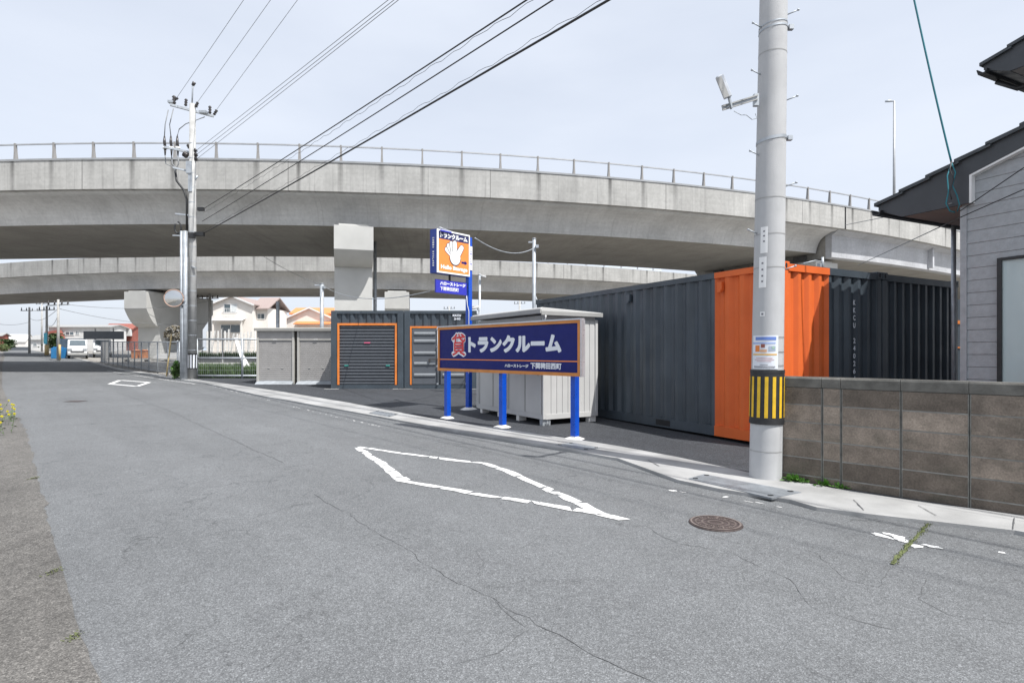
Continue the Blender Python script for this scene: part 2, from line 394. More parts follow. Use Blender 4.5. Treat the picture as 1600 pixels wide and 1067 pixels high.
def strip(name, xa, xb, dz, m, y0, y1, side=0.0, parent=None, nx=1):
    ys = sorted(set([y for y in gy if y0 < y < y1] + [y0, y1])); b = MB(); vs = []; fs = []
    for y in ys:
        for k in range(nx + 1):
            x = xa(y) + (xb(y) - xa(y)) * k / nx; vs.append((x, y, G(y) + dz))
    w = nx + 1
    for i in range(len(ys) - 1):
        for k in range(nx): fs.append((i * w + k, i * w + k + 1, (i + 1) * w + k + 1, (i + 1) * w + k))
    b.add(vs, fs)
    if side:
        for fx in (xa, xb):
            vs = [(fx(y), y, G(y) + d) for y in ys for d in (dz, dz - side)]
            b.add(vs, [(2 * i, 2 * i + 2, 2 * i + 3, 2 * i + 1) for i in range(len(ys) - 1)])
    return b.build(name, m, parent)
b = MB(); ys = [g[0] for g in GP]; vs = []; 
for y in ys: vs += [(-900, y, G(y) - .03), (900, y, G(y) - .03)]
b.add(vs, [(2 * i, 2 * i + 1, 2 * i + 3, 2 * i + 2) for i in range(len(ys) - 1)])
struct(b.build('ground', M_earth))
struct(strip('road', EX, LX, 0, M_road, -25, 300))
struct(strip('kerb', LX, UX, .035, M_kerb, -25, 90, .06))
struct(strip('shoulder', lambda y: EX(y) - 5.0, lambda y: EX(y) + (.07 + .06 * mn.noise(Vector((y * 2.1, 0, 0))) + .05 * mn.noise(Vector((y * 7.3, 5, 0))) if y < 12 else 0), .004, M_shoulder, -25, 60))
WX = lambda y: UX(y)
struct(strip('storage_lot', WX, lambda y: 34 + 0 * y, .03, M_lot, 4.0, 24.6))

# ------------------------------------------------------------ road markings, drain plates, manholes
def ribbon(b, pts, w, dz=.004, jag=0.0, mi=0):
    # closed painted stroke between ground points, rough at the edges
    for (p, q) in zip(pts, pts[1:]):
        p = Vector(p); q = Vector(q); d = (q - p); L = d.length; d.normalize(); nrm = Vector((-d.y, d.x)); n = max(2, int(L / .06)); vs = []
        for i in range(n + 1):
            c = p + d * L * i / n
            for sgn in (-1, 1):
                e = c + nrm * sgn * (w / 2 + random.uniform(-jag, jag)); vs.append((e.x, e.y, G(e.y) + dz))
        b.add(vs, [(2 * i, 2 * i + 2, 2 * i + 3, 2 * i + 1) for i in range(n)], mi)
def g2(px, py): v = gp(px, py); return (v.x, v.y)
# broken lozenge: each painted slab between cracks is laid from its own outline
def slabs(b, centre, widths, dz, gap=.017):
    pts = [Vector(g2(*c)) for c in centre]; seg = []
    for p, q in zip(pts, pts[1:]):
        n = max(1, int((q - p).length / .16))
        for i in range(n): seg.append(p.lerp(q, i / n))
    seg.append(pts[-1]); i = 0; tot = len(seg) - 1
    while i < tot:
        run = random.choice((1, 2, 2, 3, 3)); j = min(tot, i + run); vs = []
        sk = random.uniform(-.05, .05)
        for k in range(i, j + 1):
            d = (seg[min(k + 1, tot)] - seg[max(k - 1, 0)]).normalized(); nrm = Vector((-d.y, d.x)); c = seg[k]
            w = widths[0] + (widths[1] - widths[0]) * k / tot
            e0 = gap if k == i and i > 0 else (-gap if k == j and j < tot else 0)
            for sg in (-1, 1):
                off = d * (e0 + sg * sk * (1 if k in (i, j) else .3)) + nrm * sg * (w / 2 + random.uniform(-.016, .014))
                e = c + off; vs.append((e.x, e.y, G(e.y) + dz))
        b.add(vs, [(2 * k, 2 * k + 2, 2 * k + 3, 2 * k + 1) for k in range(j - i)]); i = j
b = MB()
slabs(b, [(560, 700), (600, 727), (630, 751)], (.10, .145), .004)
slabs(b, [(560, 698.5), (640, 710), (700, 718), (757, 724), (800, 739), (850, 762), (905, 786), (938, 803)], (.085, .12), .0052)
slabs(b, [(626, 751), (690, 762), (760, 775), (830, 785), (895, 796), (938, 803.5), (975, 813)], (.085, .10), .0064)
tag(b.build('lozenge_marking', M_mark), 'large cracked white lozenge outline painted on the grey asphalt before the long sign', 'road marking', kind='structure')
b = MB(); q = [(172, 600), (188, 594), (233, 597.5), (214, 603.5), (172, 600)]
ribbon(b, [g2(*p) for p in q], .17, .004, .01)
tag(b.build('lozenge_marking', M_mark), 'small far white four-sided outline painted on the road near the old pole', 'road marking', kind='structure')
def wornline(pts, w, nm, lab):
    b = MB(); ps = [Vector(g2(*p)) for p in pts]
    for p, q in zip(ps, ps[1:]):
        L = (q - p).length; n = int(L / .09); d = (q - p).normalized(); nr = Vector((-d.y, d.x))
        for i in range(n):
            if random.random() < .62: continue
            c = p + d * L * i / n + nr * random.uniform(-w / 3, w / 3); a0 = random.uniform(.015, .06); hw = random.uniform(.005, w / 3.2); m = 7; vs = []
            for k in range(m):
                a = 2 * math.pi * k / m; rr = random.uniform(.6, 1.1)
                e = c + d * math.cos(a) * a0 * rr + nr * math.sin(a) * hw * rr; vs.append((e.x, e.y, G(e.y) + .004 + .0002 * (i % 5)))
            b.add(vs, [tuple(range(m))])
    tag(b.build(nm, M_mark), lab, 'road marking', kind='structure')
wornline([(1025, 762), (1130, 777), (1195, 797)], .14, 'worn_edge_line', 'worn fragments of white edge line on the asphalt beside the steel drain cover')
wornline([(1155, 781), (1235, 795), (1300, 809)], .05, 'worn_edge_line', 'thin broken white line on the road at the foot of the kerb below the striped pole')
wornline([(1530, 855), (1600, 872)], .12, 'worn_edge_line', 'faint white paint specks at the right edge of the road')
wornline([(325, 602), (420, 625), (520, 650), (600, 668)], .10, 'worn_edge_line', 'faint white edge line specks along the kerb before the shutter boxes')
b = MB(); slabs(b, [(168, 579.5), (180, 581.5), (215, 587), (262, 594), (305, 600)], (.10, .10), .004)
tag(b.build('edge_line', M_markworn), 'white edge line along the kerb at the old concrete pole', 'road marking', kind='structure')
b = MB()
for c0, c1, w in (((1362, 832), (1395, 843), .07), ((1375, 832), (1412, 840), .05), ((1392, 838), (1425, 848), .09), ((1418, 850), (1445, 857), .10), ((1440, 851), (1472, 857), .06)):
    p = Vector(g2(*c0)); q = Vector(g2(*c1)); d = (q - p).normalized(); nr = Vector((-d.y, d.x)); m = 14; vs = []
    for k in range(m):
        a = 2 * math.pi * k / m; rr = random.uniform(.55, 1.15); e = p.lerp(q, .5) + d * math.cos(a) * (q - p).length * .55 * rr + nr * math.sin(a) * w * .6 * rr
        vs.append((e.x, e.y, G(e.y) + .004 + .0004 * len(b.f)))
    b.add(vs, [tuple(range(m))])
tag(b.build('paint_patch', M_mark), 'ragged white paint patch crossed by the mossy joint at lower right', 'road marking', kind='structure')
b = MB(); ribbon(b, [g2(1452, 818), g2(1425, 846), g2(1393, 882)], .022, .0075, .012)
for _ in range(260):
    k = random.random() ** 1.3; c = Vector(g2(1452, 818)).lerp(Vector(g2(1393, 882)), k); e = c + Vector((random.gauss(0, .014), random.gauss(0, .014))); h = random.uniform(.004, .016)
    a = random.uniform(0, 6.3); b.add([(e.x, e.y, G(e.y) + .006), (e.x + .01 * math.cos(a), e.y + .01 * math.sin(a), G(e.y) + .006), (e.x + .004, e.y, G(e.y) + .006 + h)], [(0, 1, 2)])
tag(b.build('moss_strip', M_moss), 'green moss growing in the road joint at lower right', 'moss', kind='stuff')
def crack(pts, w, lab):
    P_ = [Vector(g2(*p)) for p in pts]; out = [P_[0]]
    for p, q in zip(P_, P_[1:]):
        n = max(2, int((q - p).length / .07)); d = (q - p).normalized(); nr = Vector((-d.y, d.x))
        for i in range(1, n + 1): c = p.lerp(q, i / n); out.append(c + nr * (.035 * mn.noise(Vector((c.x * 2.5, c.y * 2.5, 3))) + random.gauss(0, .006)))
    b = MB(); vs = []
    for i, c in enumerate(out):
        d = (out[min(i + 1, len(out) - 1)] - out[max(i - 1, 0)]).normalized(); nr = Vector((-d.y, d.x)); ww = .42 * w * random.uniform(.15, 1.0) * (.2 if i in (0, len(out) - 1) else 1)
        for sg in (-1, 1): e = c + nr * sg * ww / 2; vs.append((e.x, e.y, G(e.y) + .0028))
    b.add(vs, [(2 * i, 2 * i + 2, 2 * i + 3, 2 * i + 1) for i in range(len(out) - 1)])
    tag(b.build('road_crack', M_crack), lab, 'road crack', kind='structure')
crack([(182, 612), (260, 640), (330, 672), (445, 724)], .03, 'long thin crack running from the small lozenge towards the road middle')
crack([(490, 770), (560, 815), (640, 862), (705, 905), (770, 935), (850, 985), (950, 1035), (1020, 1070)], .014, 'long crack wandering down the middle of the near road')
crack([(770, 935), (820, 985), (780, 1020), (700, 1040)], .008, 'short crack branching left near the bottom of the picture')
crack([(1005, 818), (1060, 850), (1140, 862), (1230, 905), (1275, 950), (1400, 985)], .012, 'crack passing below the manhole cover')
crack([(1270, 862), (1320, 905), (1372, 918), (1393, 885)], .010, 'crack joining the mossy joint from the left')
crack([(1393, 884), (1445, 905), (1432, 935), (1480, 960), (1600, 975)], .010, 'crack running right from the end of the mossy joint')
crack([(900, 760), (980, 775), (1075, 800)], .008, 'fine crack beside the lozenge tip')
# expansion joints of the kerb
for i, (a, c) in enumerate((((1334, 787), (1350, 804)), ((1435, 796), (1463, 812)), ((1585, 816), (1583, 834)), ((1012, 723), (1030, 733)))):
    b = MB(); p = Vector(g2(*a)); q = Vector(g2(*c)); ribbon(b, [tuple(p), tuple(q)], .008, .041, .003)
    tag(b.build('kerb_joint', M_crack), ['short black gap across the kerb right of the weeds', 'long slanted joint across the kerb under the block wall', 'kerb joint nearest the right edge of the picture', 'kerb joint behind the painted lozenge tip'][i], 'kerb joint', kind='structure')
def drain(pxs, lab, ribs=14):
    A, B, C, D = [Vector((*g2(*p), 0)) for p in pxs]; c = (A + B + C + D) / 4
    r = empty('drain_cover', (c.x, c.y, G(c.y) + .035), 0, lab, 'drain cover', 'steel covers in the kerb')
    b = MB(); n = 5; loc = lambda v, z: (v.x - c.x, v.y - c.y, G(v.y) - G(c.y) + z)
    b.add([loc(v, .007) for v in (A, B, C, D)] + [loc(v, -.01) for v in (A, B, C, D)], [(0, 1, 2, 3), (0, 4, 5, 1), (1, 5, 6, 2), (2, 6, 7, 3), (3, 7, 4, 0)]); b.build('plate', M_plate, r)
    b = MB()
    for k in range(ribs * 3):
        t = (k + .5) / (ribs * 3); p = A.lerp(B, t); q = D.lerp(C, t); p2 = p.lerp(q, .06); q2 = p.lerp(q, .94); w = (B - A) / (ribs * 3) * .25
        b.add([loc(v, .0105) for v in (p2, p2 + w, q2 + w, q2)], [(0, 1, 2, 3)])
    b.build('tread', M_galv, r)
    for t, s in ((.06, .15), (.06, .85), (.94, .15), (.94, .85)):
        v = A.lerp(B, t).lerp(D.lerp(C, t), s); b = MB(); b.cbox(loc(v, .0125), (.05, .03, .004)); b.build('lifting_hole', M_dark, r)
drain([(1076, 753), (1206, 784.5), (1252, 775), (1100, 746)], 'ribbed steel drain cover in the kerb at the foot of the striped pole')
drain([(868, 699), (915, 707.5), (938, 704), (893, 695.5)], 'grey steel cover in the kerb in front of the right sign leg')
drain([(576, 648), (608, 654), (622, 650), (590, 644.5)], 'grey steel cover in the kerb left of the long sign')
c = gp(1118, 818)
r = empty('manhole_cover', c, 0, 'round rust brown iron manhole cover in the road below the drain plate', 'manhole cover')
b = MB(); n = 40; Rm = .215; vs = [(Rm * math.cos(2 * math.pi * k / n), Rm * math.sin(2 * math.pi * k / n), .010) for k in range(n)] + [(Rm * 1.02 * math.cos(2 * math.pi * k / n), Rm * 1.02 * math.sin(2 * math.pi * k / n), .001) for k in range(n)]
b.add(vs, [tuple(range(n))] + [(k, k + n, (k + 1) % n + n, (k + 1) % n) for k in range(n)])
b.build('plate', M_manhole, r)
b = MB()
for rr, w in ((.197, .008), (.160, .007), (.108, .008), (.057, .008)):
    for k in range(36):
        a0 = 2 * math.pi * k / 36; a1 = a0 + 2 * math.pi / 36 * (.99 if rr > .19 else .6)
        b.add([((rr + e) * math.cos(a), (rr + e) * math.sin(a), .0145) for e, a in ((-w, a0), (w, a0), (w, a1), (-w, a1))], [(0, 1, 2, 3)])
for k in range(12):
    a = 2 * math.pi * k / 12 + .1; b.add([(rr * math.cos(a + d), rr * math.sin(a + d), .0145) for rr, d in ((.122, -.04), (.150, -.04), (.150, .04), (.122, .04))], [(0, 1, 2, 3)])
b.build('raised_pattern', pm('manhole_worn_iron', (.26, .22, .20), .5, .2, 20, metal=.4), r)
b = MB(); c = gp(118, 627); n = 24
tag(MB().add([(c.x + x, c.y + y, G(c.y + y) + .006) for x, y in ((-.24, -.14), (.2, -.18), (.27, .12), (-.2, .16))], [(0, 1, 2, 3)]).build('iron_hatch', M_manhole), 'small rectangular rusty iron hatch in the road at left', 'iron hatch', kind='structure')

# ------------------------------------------------------------ viaducts
HD = 9.0; PT = EYE + HD
def fitpath(pts, deg, lx, rx, step, hd=HD):
    X = np.array([(p - 800) / k * hd for p, k in pts]); Z = np.array([F / k * hd for p, k in pts]); c = np.polyfit(X, Z, deg); d = np.polyder(c)
    out = []; x = lx; a, bnd = X.min(), X.max()
    while x <= rx:
        if x < a: y = np.polyval(c, a) + np.polyval(d, a) * (x - a)
        elif x > bnd: y = np.polyval(c, bnd) + np.polyval(d, bnd) * (x - bnd)
        else: y = np.polyval(c, x)
        out.append(Vector((x, float(y)))); x += step
    return out
class Path:
    def __init__(s, pts):
        s.p = pts; s.s = [0]
        for a, b in zip(pts, pts[1:]): s.s.append(s.s[-1] + (b - a).length)
    def at(s, t):
        i = 0
        while i < len(s.s) - 2 and s.s[i + 1] < t: i += 1
        k = (t - s.s[i]) / (s.s[i + 1] - s.s[i]); q = s.p[i].lerp(s.p[i + 1], k)
        a = s.p[max(0, i - 1)]; b = s.p[min(len(s.p) - 1, i + 2)]; d = (b - a).normalized(); return q, d, Vector((-d.y, d.x))
    def find(s, px):          # arc length at which the path crosses a photo column
        for i in range(1, len(s.p)):
            if s.p[i].y > 1 and 800 + s.p[i].x / s.p[i].y * F > px:
                a = 800 + s.p[i - 1].x / s.p[i - 1].y * F; b = 800 + s.p[i].x / s.p[i].y * F; return s.s[i - 1] + (px - a) / (b - a) * (s.s[i] - s.s[i - 1])
        return s.s[-1]
def sweep(path, prof, s0, s1, step=1.2, closed=True):
    b = MB(); n = max(1, int((s1 - s0) / step)); m = len(prof); vs = []; us = []
    for i in range(n + 1):
        t = s0 + (s1 - s0) * i / n; q, d, nr = path.at(t); us.append(t - UOFF)
        for o, h in prof: vs.append((q.x + nr.x * o, q.y + nr.y * o, PT + h))
    pv = [0]
    for a, c in zip(prof, prof[1:] + prof[:1]): pv.append(pv[-1] + math.hypot(a[0] - c[0], a[1] - c[1]))
    fs = []; k = 0; e = m if closed else m - 1
    for i in range(n):
        for j in range(e):
            fs.append((i * m + j, (i + 1) * m + j, (i + 1) * m + (j + 1) % m, i * m + (j + 1) % m))
            b.uv[k] = [(us[i], pv[j]), (us[i + 1], pv[j]), (us[i + 1], pv[j + 1]), (us[i], pv[j + 1])]; k += 1
    if closed:
        fs.append(tuple(range(m))[::-1]); b.uv[k] = [(o, h) for o, h in prof][::-1]; k += 1
        fs.append(tuple(n * m + j for j in range(m))); b.uv[k] = [(o, h) for o, h in prof]
    b.add(vs, fs); return b
near = Path(fitpath([(0, 298), (152, 299.5), (287, 299.4), (412, 298), (540, 295.3), (712, 287.5), (819, 281), (920, 273), (1014, 266), (1100, 258), (1223, 239.5), (1317, 227), (1378, 216), (1486, 192)], 3, -75, 75, 1.2))
far = Path(fitpath([(0, 140), (189, 147), (287, 149), (520, 150), (700, 147), (815, 142), (1025, 125)], 2, -130, 90, 2))
UOFF = near.find(80)
vn = empty('viaduct', (0, 0, 0), 0, 'upper curved concrete viaduct with a steel rail, crossing the whole picture above the signs', 'viaduct')
vf = empty('viaduct', (0, 0, 0), 0, 'lower-looking viaduct farther back, seen beneath the first one, with clear rail panels', 'viaduct')
SJ = near.find(1320); S1 = near.s[-1]
par = [(0, 0), (0, -1.365), (.30, -1.365), (.30, 0)]
parb = [(0, 0), (0, -.01), (0, -1.365), (.30, -1.365), (.30, 0)]
sweep(near, par, 0, SJ - .02).build('parapet', M_parapet, vn)
sweep(near, par, SJ + .12, S1).build('parapet', M_parapet, vn)
cope = [(-.03, .0), (-.03, .09), (.33, .09), (.33, .0)]
sweep(near, cope, 0, S1).build('parapet_cap', pm('cap_grey', (.30, .31, .32), .6, .1, 2), vn)
q, d, nr = near.at(SJ + .05)
b = MB(); b.add([(q.x + nr.x * o + d.x * s, q.y + nr.y * o + d.y * s, PT + h) for s in (-.1, .1) for o, h in ((.04, -.02), (.04, -1.34), (.27, -1.34), (.27, -.02))], [(0, 1, 2, 3), (7, 6, 5, 4), (0, 4, 5, 1), (1, 5, 6, 2), (2, 6, 7, 3), (3, 7, 4, 0)])
b.build('joint_seal', M_dark, vn)
# box girder with a hollow flank, soffit, far flank
flank = [(.302, -1.15), (.302, -1.40), (.75, -1.46), (1.15, -1.60), (1.45, -1.80), (1.62, -2.05), (1.72, -2.30), (1.80, -2.62)]
sof = [(1.80, -2.62), (11.4, -2.62), (12.2, -2.0), (13.9, -1.4), (13.9, -1.15), (.302, -1.15)]
fl = sweep(near, flank, 0, SJ - .25, closed=False); 
for i in range(len(fl.sm)): fl.sm[i] = True
fl.build('girder_flank', M_girder, vn)
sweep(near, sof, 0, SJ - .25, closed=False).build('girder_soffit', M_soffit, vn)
sweep(near, [(13.9, -1.4), (13.9, 0), (14.2, 0), (14.2, -1.4)], 0, S1).build('parapet', M_parapet, vn)
sweep(near, [(.32, -1.12), (.32, -.98), (13.88, -.98), (13.88, -1.12)], 0, S1).build('deck', M_lot, vn)
# the next span: pale straight web nearer the edge
sweep(near, [(.302, -1.16), (.302, -1.37), (.75, -1.62), (.78, -3.0), (1.2, -3.05), (1.2, -1.16)], SJ - .15, S1).build('girder_web', M_web, vn)
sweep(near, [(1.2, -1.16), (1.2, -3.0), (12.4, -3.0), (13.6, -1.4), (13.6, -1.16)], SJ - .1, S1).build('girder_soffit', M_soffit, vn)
q, d, nr = near.at(SJ + .25)
for s0 in (near.find(1470),):
    q, d, nr = near.at(s0); b = MB(); A = Vector((q.x, q.y, 0)); D = Vector((d.x, d.y, 0)); NN = Vector((nr.x, nr.y, 0))
    b.add([A + D * s + NN * o + Vector((0, 0, PT + h)) for s in (-.12, .12) for o, h in ((.45, -1.5), (.45, -2.9), (.77, -2.9), (.77, -1.5))], [(0, 1, 2, 3), (7, 6, 5, 4), (0, 4, 5, 1), (1, 5, 6, 2), (2, 6, 7, 3), (3, 7, 4, 0)]); b.build('stiffener', M_web, vn)
def railing(path, s0, s1, gap, root, hgt, post_m, panel=None, phase=0.0, limit=100, o=.16):
    r = sweep(path, [(o - .03, hgt - .035), (o - .03, hgt + .025), (o + .03, hgt + .025), (o + .03, hgt - .035)], s0, s1).build('guard_rail', M_rail, root)
    if panel: sweep(path, [(o - .006, .10), (o - .006, hgt - .06), (o + .006, hgt - .06), (o + .006, .10)], s0, s1).build('clear_panel', M_panel, r)
    else:
        sweep(path, [(o - .02, .10), (o - .02, .14), (o + .02, .14), (o + .02, .10)], s0, s1).build('base_rail', M_rail, r)
    first = None; t = s0 + phase; k = 0
    while t < s1 and k < limit:
        q, d, nr = path.at(t); a = math.atan2(d.y, d.x)
        if first is None:
            b = MB(); b.add([(x * (w), y, z) for z, w, dd in ((0, 1.0, 0), (hgt * .45, .62, 0), (hgt - .04, .62, 0)) for x, y in ((-.06, -.06), (.06, -.06), (.06, .10 - z * .08), (-.06, .10 - z * .08))],
                       [(0, 1, 5, 4), (1, 2, 6, 5), (2, 3, 7, 6), (3, 0, 4, 7), (4, 5, 9, 8), (5, 6, 10, 9), (6, 7, 11, 10), (7, 4, 8, 11), (8, 9, 10, 11), (3, 2, 1, 0)])
            p = first = b.build('post', post_m, r)
        else: p = first.copy(); col.objects.link(p)
        p.location = (q.x + nr.x * o, q.y + nr.y * o, PT + .09); p.rotation_euler = (0, 0, a); t += gap; k += 1
ph = near.find(80); s_l = near.find(-60)
railing(near, s_l - (s_l - ph) % 1.93, near.find(1560), 1.93, vn, .84, M_post)
farpar = [(0, 0), (0, -1.46), (.3, -1.46), (.3, 0)]
SE = far.find(1035)
sweep(far, farpar, 0, far.s[-1], 2).build('parapet', M_parapet, vf)
fl = sweep(far, [(.302, -1.3), (.302, -1.5), (.9, -1.62), (1.3, -2.0), (1.5, -2.9)], 0, far.s[-1], 2, False)
for i in range(len(fl.sm)): fl.sm[i] = True
fl.build('girder_flank', M_girder, vf)
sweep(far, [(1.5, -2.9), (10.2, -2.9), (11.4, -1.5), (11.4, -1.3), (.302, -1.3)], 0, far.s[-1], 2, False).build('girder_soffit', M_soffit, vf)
sweep(far, [(11.4, -1.5), (11.4, 0), (11.7, 0), (11.7, -1.5)], 0, far.s[-1], 2).build('parapet', M_parapet, vf)
railing(far, far.find(580), far.find(1035), 2.2, vf, 1.25, M_rail, True)
def pier(path, px, w, n0, n1, ncol, root_label, top, fronth, colz, grp, turn=0.0):
    s0 = path.find(px); q, d, nr = path.at(s0); a = math.atan2(d.y, d.x) + R(turn); gz = G(q.y + 6)
    r = empty('viaduct_pier', (q.x, q.y, gz - .1), a, root_label, 'viaduct pier', grp); T = EYE + top - gz + .1
    poly = [(n0, T), (n0, T - fronth)]
    for k in range(1, 24):
        u = k / 24; poly.append((n0 + (ncol - n0) * (u ** 1.25), T - fronth - (fronth * .12 + colz) * math.sin(u * math.pi / 2) ** 1.15))
    poly += [(ncol, T - fronth - colz * 1.15), (ncol, 0), (n1 - (ncol - n0), 0), (n1 - (ncol - n0), T - fronth - colz * 1.15), (n1, T - fronth), (n1, T)]
    b = MB(); b.prism(poly, 0, -w / 2, w / 2); b.build('pier_body', M_pier, r)
    b = MB(); b.box((-w * .38, n0 + .2, T), (w * .38, n1 - .2, T + .12)); b.build('pier_top', M_pier, r)
    for y in (3.0, n1 - 2.0):
        b = MB(); b.box((-.45, y - .45, T + .12), (.45, y + .45, T + .6)); b.build('bearing', M_bearing, r)
    return r
pier(near, 553, 1.85, .45, 12.0, 1.7, 'tall concrete pier carrying the nearer viaduct, behind the slate storage container', 6.12, 1.15, .55, 'hammerhead viaduct piers', 9.5)
pier(near, 1322, 2.1, 1.3, 12.2, 2.6, 'pier with a pale cap at the girder joint, above the orange and slate container', 5.75, 1.2, .7, 'hammerhead viaduct piers')
pier(far, 206, 2.35, .4, 10.0, 2.1, 'large flared concrete pier of the farther viaduct, left of the road mirror', 5.75, 1.6, 1.5, 'hammerhead viaduct piers')
pier(far, 620, 2.3, .4, 10.0, 2.1, 'small far pier seen just right of the tall central pier', 5.75, 1.6, 1.5, 'hammerhead viaduct piers')
for k, (px, py, top) in enumerate(((1412, 338, 153),)):
    s0 = near.find(px); q, d, nr = near.at(s0); r = empty('street_lamp', (q.x + nr.x * .6, q.y + nr.y * .6, PT - 1.0), 0, 'tall thin street lamp standing on the nearer viaduct at right', 'street lamp')
    hh = (550 - 153) / F * q.y + EYE - (PT - 1.0)
    b = MB(); b.tube([(0, 0, 0), (0, 0, hh)], [.1, .06], 8); b.build('pole', M_rail, r); b = MB(); b.tube([(.02, 0, hh), (-.35, 0, hh + .01), (-.6, 0, hh - .03)], [.04, .09, .06], 8); b.build('lamp_head', M_galv, r)
# downpipe beside the central pier
p = P(586, 380, 33); b = MB(); b.tube([(p.x, p.y, G(33)), (p.x, p.y, 8.0)], .1, 10); 
tag(b.build('drain_pipe', M_galv), 'grey steel downpipe running up beside the tall central pier', 'drain pipe')

# ------------------------------------------------------------ shipping containers
ANG = R(118.2); BD = Vector((math.cos(ANG), math.sin(ANG))); AD = Vector((math.sin(ANG), -math.cos(ANG)))   # BD back along the side, AD along the end wall
def container(root, W, L, H, side_split, end_split, left=True):
    # local x: along end wall (0..W), y: back (0..L), z up. visible: end wall y=0 and left side x=0
    gr, orr = M_cgrey, M_corange; d = .045
    b = MB(); b.box((.06, .06, .16), (W - .06, L - .06, H - .03)); b.build('inner_box', gr, root)
    b = MB(); b.box((.02, .02, H - .05), (W - .02, L - .02, H - .02)); b.build('roof', gr, root)
    # side wall (x=0) corrugation: build in (y) direction and swap axes
    sw = lambda b_: (setattr(b_, 'v', [(v[1], v[0], v[2]) for v in b_.v]), setattr(b_, 'f', [f[::-1] for f in b_.f]), b_)[2]
    segs = [(0.12, side_split, orr), (side_split, L - .12, gr)] if side_split else [(.12, L - .12, gr)]
    for a, c, m in segs:
        b = MB(); b.corr(a, c, .16, H - .10, .012, d, .275); sw(b).build('side_panel', m, root)
        b = MB(); b.box((-.004, a, H - .11), (.05, c, H - .02)); b.build('top_rail', m, root)
        b = MB(); b.box((-.004, a, 0), (.05, c, .16)); b.build('bottom_rail', m, root)
    segs = [(0.12, end_split, orr), (end_split, W - .12, gr)] if end_split else [(.12, W - .12, gr)]
    for a, c, m in segs:
        b = MB(); b.corr(a, c, .16, H - .12, .012, .040, .235); b.build('end_panel', m, root)
        b = MB(); b.box((a, -.004, H - .13), (c, .05, H - .03)); b.build('top_rail', m, root)
        b = MB(); b.box((a, -.004, 0), (c, .05, .16)); b.build('bottom_rail', m, root)
    b = MB(); b.box((W - .05, .05, .16), (W - .015, L - .05, H - .1)); b.build('side_panel', gr, root)
    for x, y, m in ((0, 0, orr if end_split else gr), (W - .12, 0, gr), (0, L - .12, gr), (W - .12, L - .12, gr)):
        b = MB(); b.box((x - .001, y - .001, .118), (x + .121, y + .121, H - .118)); b.build('corner_post', m, root, bevel=.01)
        for z in (0, H - .118):
            b = MB(); b.box((x - .008, y - .008, z), (x + .14, y + .15, z + .118)); c = b.build('corner_casting', m, root, bevel=.008)
            if y == 0:
                h = MB(); n = 12; h.add([(x + .066 + .022 * math.cos(2 * math.pi * k / n), y - .0095, z + .06 + .038 * math.sin(2 * math.pi * k / n)) for k in range(n)], [tuple(range(n))]); h.build('hole', M_dark, c)
near_c = Vector((3.79, 7.97))
CZ = .175
ra = empty('shipping_container', (near_c.x, near_c.y, CZ), ANG - R(90), 'slate shipping container with an orange corner behind the striped utility pole', 'shipping container', 'slate storage containers')
container(ra, 2.40, 6.75, 2.60, 1.22, 1.06)
for y in (1.05, 3.25):
    b = MB(); b.box((-.03, y, 2.28), (.03, y + .09, 2.42)); b.box((-.045, y + .01, 2.26), (.0, y + .08, 2.30)); b.build('vent', M_corange if y < 1.2 else M_cgrey, ra)
b = MB(); b.box((-.008, 2.2, .03), (.02, 2.55, .13)); b.build('fork_pocket', M_dark, ra)
for k, ch in enumerate("KKCU 240264"):
    if ch != ' ': text_obj(ch, 'lettering', M_letter, ra, 1.645, 1.705, 2.045 - k * .117, 2.125 - k * .117, -.0 , off=.003)
p2 = near_c + AD * 2.43
rb = empty('shipping_container', (p2.x, p2.y, CZ), ANG - R(90), 'slate shipping container standing against the right side of the lettered one, by the grey house', 'shipping container', 'slate storage containers')
container(rb, 2.36, 6.75, 2.60, None, None)
pt = P(1497, 466, 13.2)
rc = empty('shipping_container', (pt.x - .35, pt.y, G(13) + .03), 0, 'container with an orange band glimpsed between the steel pipe and the grey house', 'shipping container', 'slate storage containers')
b = MB(); b.box((0, 0, 0), (2.44, 6.0, 2.55)); b.build('body', M_cgrey, rc); b = MB(); b.box((-.01, -.02, 1.98), (2.45, -.005, 2.06)); b.box((-.01, -.02, 1.42), (2.45, -.005, 1.45)); b.build('door_frame', M_orange, rc)
# concrete pad under the near corner
q = near_c + Vector((-.02, -.03)); b = MB(); b.cbox((0, 0, 0), (.3, .25, .14)); o = b.build('concrete_pad', M_footing, bevel=.01); o.location = (q.x - .12, q.y + .12, .115); tag(o, 'small pale concrete pad under the near corner of the orange-cornered container', 'concrete pad')
# small fittings on the roof edge
q = near_c + AD * 1.35 + BD * .3; r = empty('antenna_box', (q.x, q.y, CZ + 2.58), ANG - R(90), 'small grey conduit stub on the roof of the orange-cornered container', 'conduit stub')
b = MB(); b.tube([(0, 0, 0), (0, 0, .22)], .02); b.build('stub', M_galv, r); b = MB(); b.tube([(-.4, .05, .1), (-.15, .02, .16), (.0, 0, .15)], .009); b.box((-.09, -.02, .0), (-.05, .03, .12)); b.build('conduit', M_galv, r)

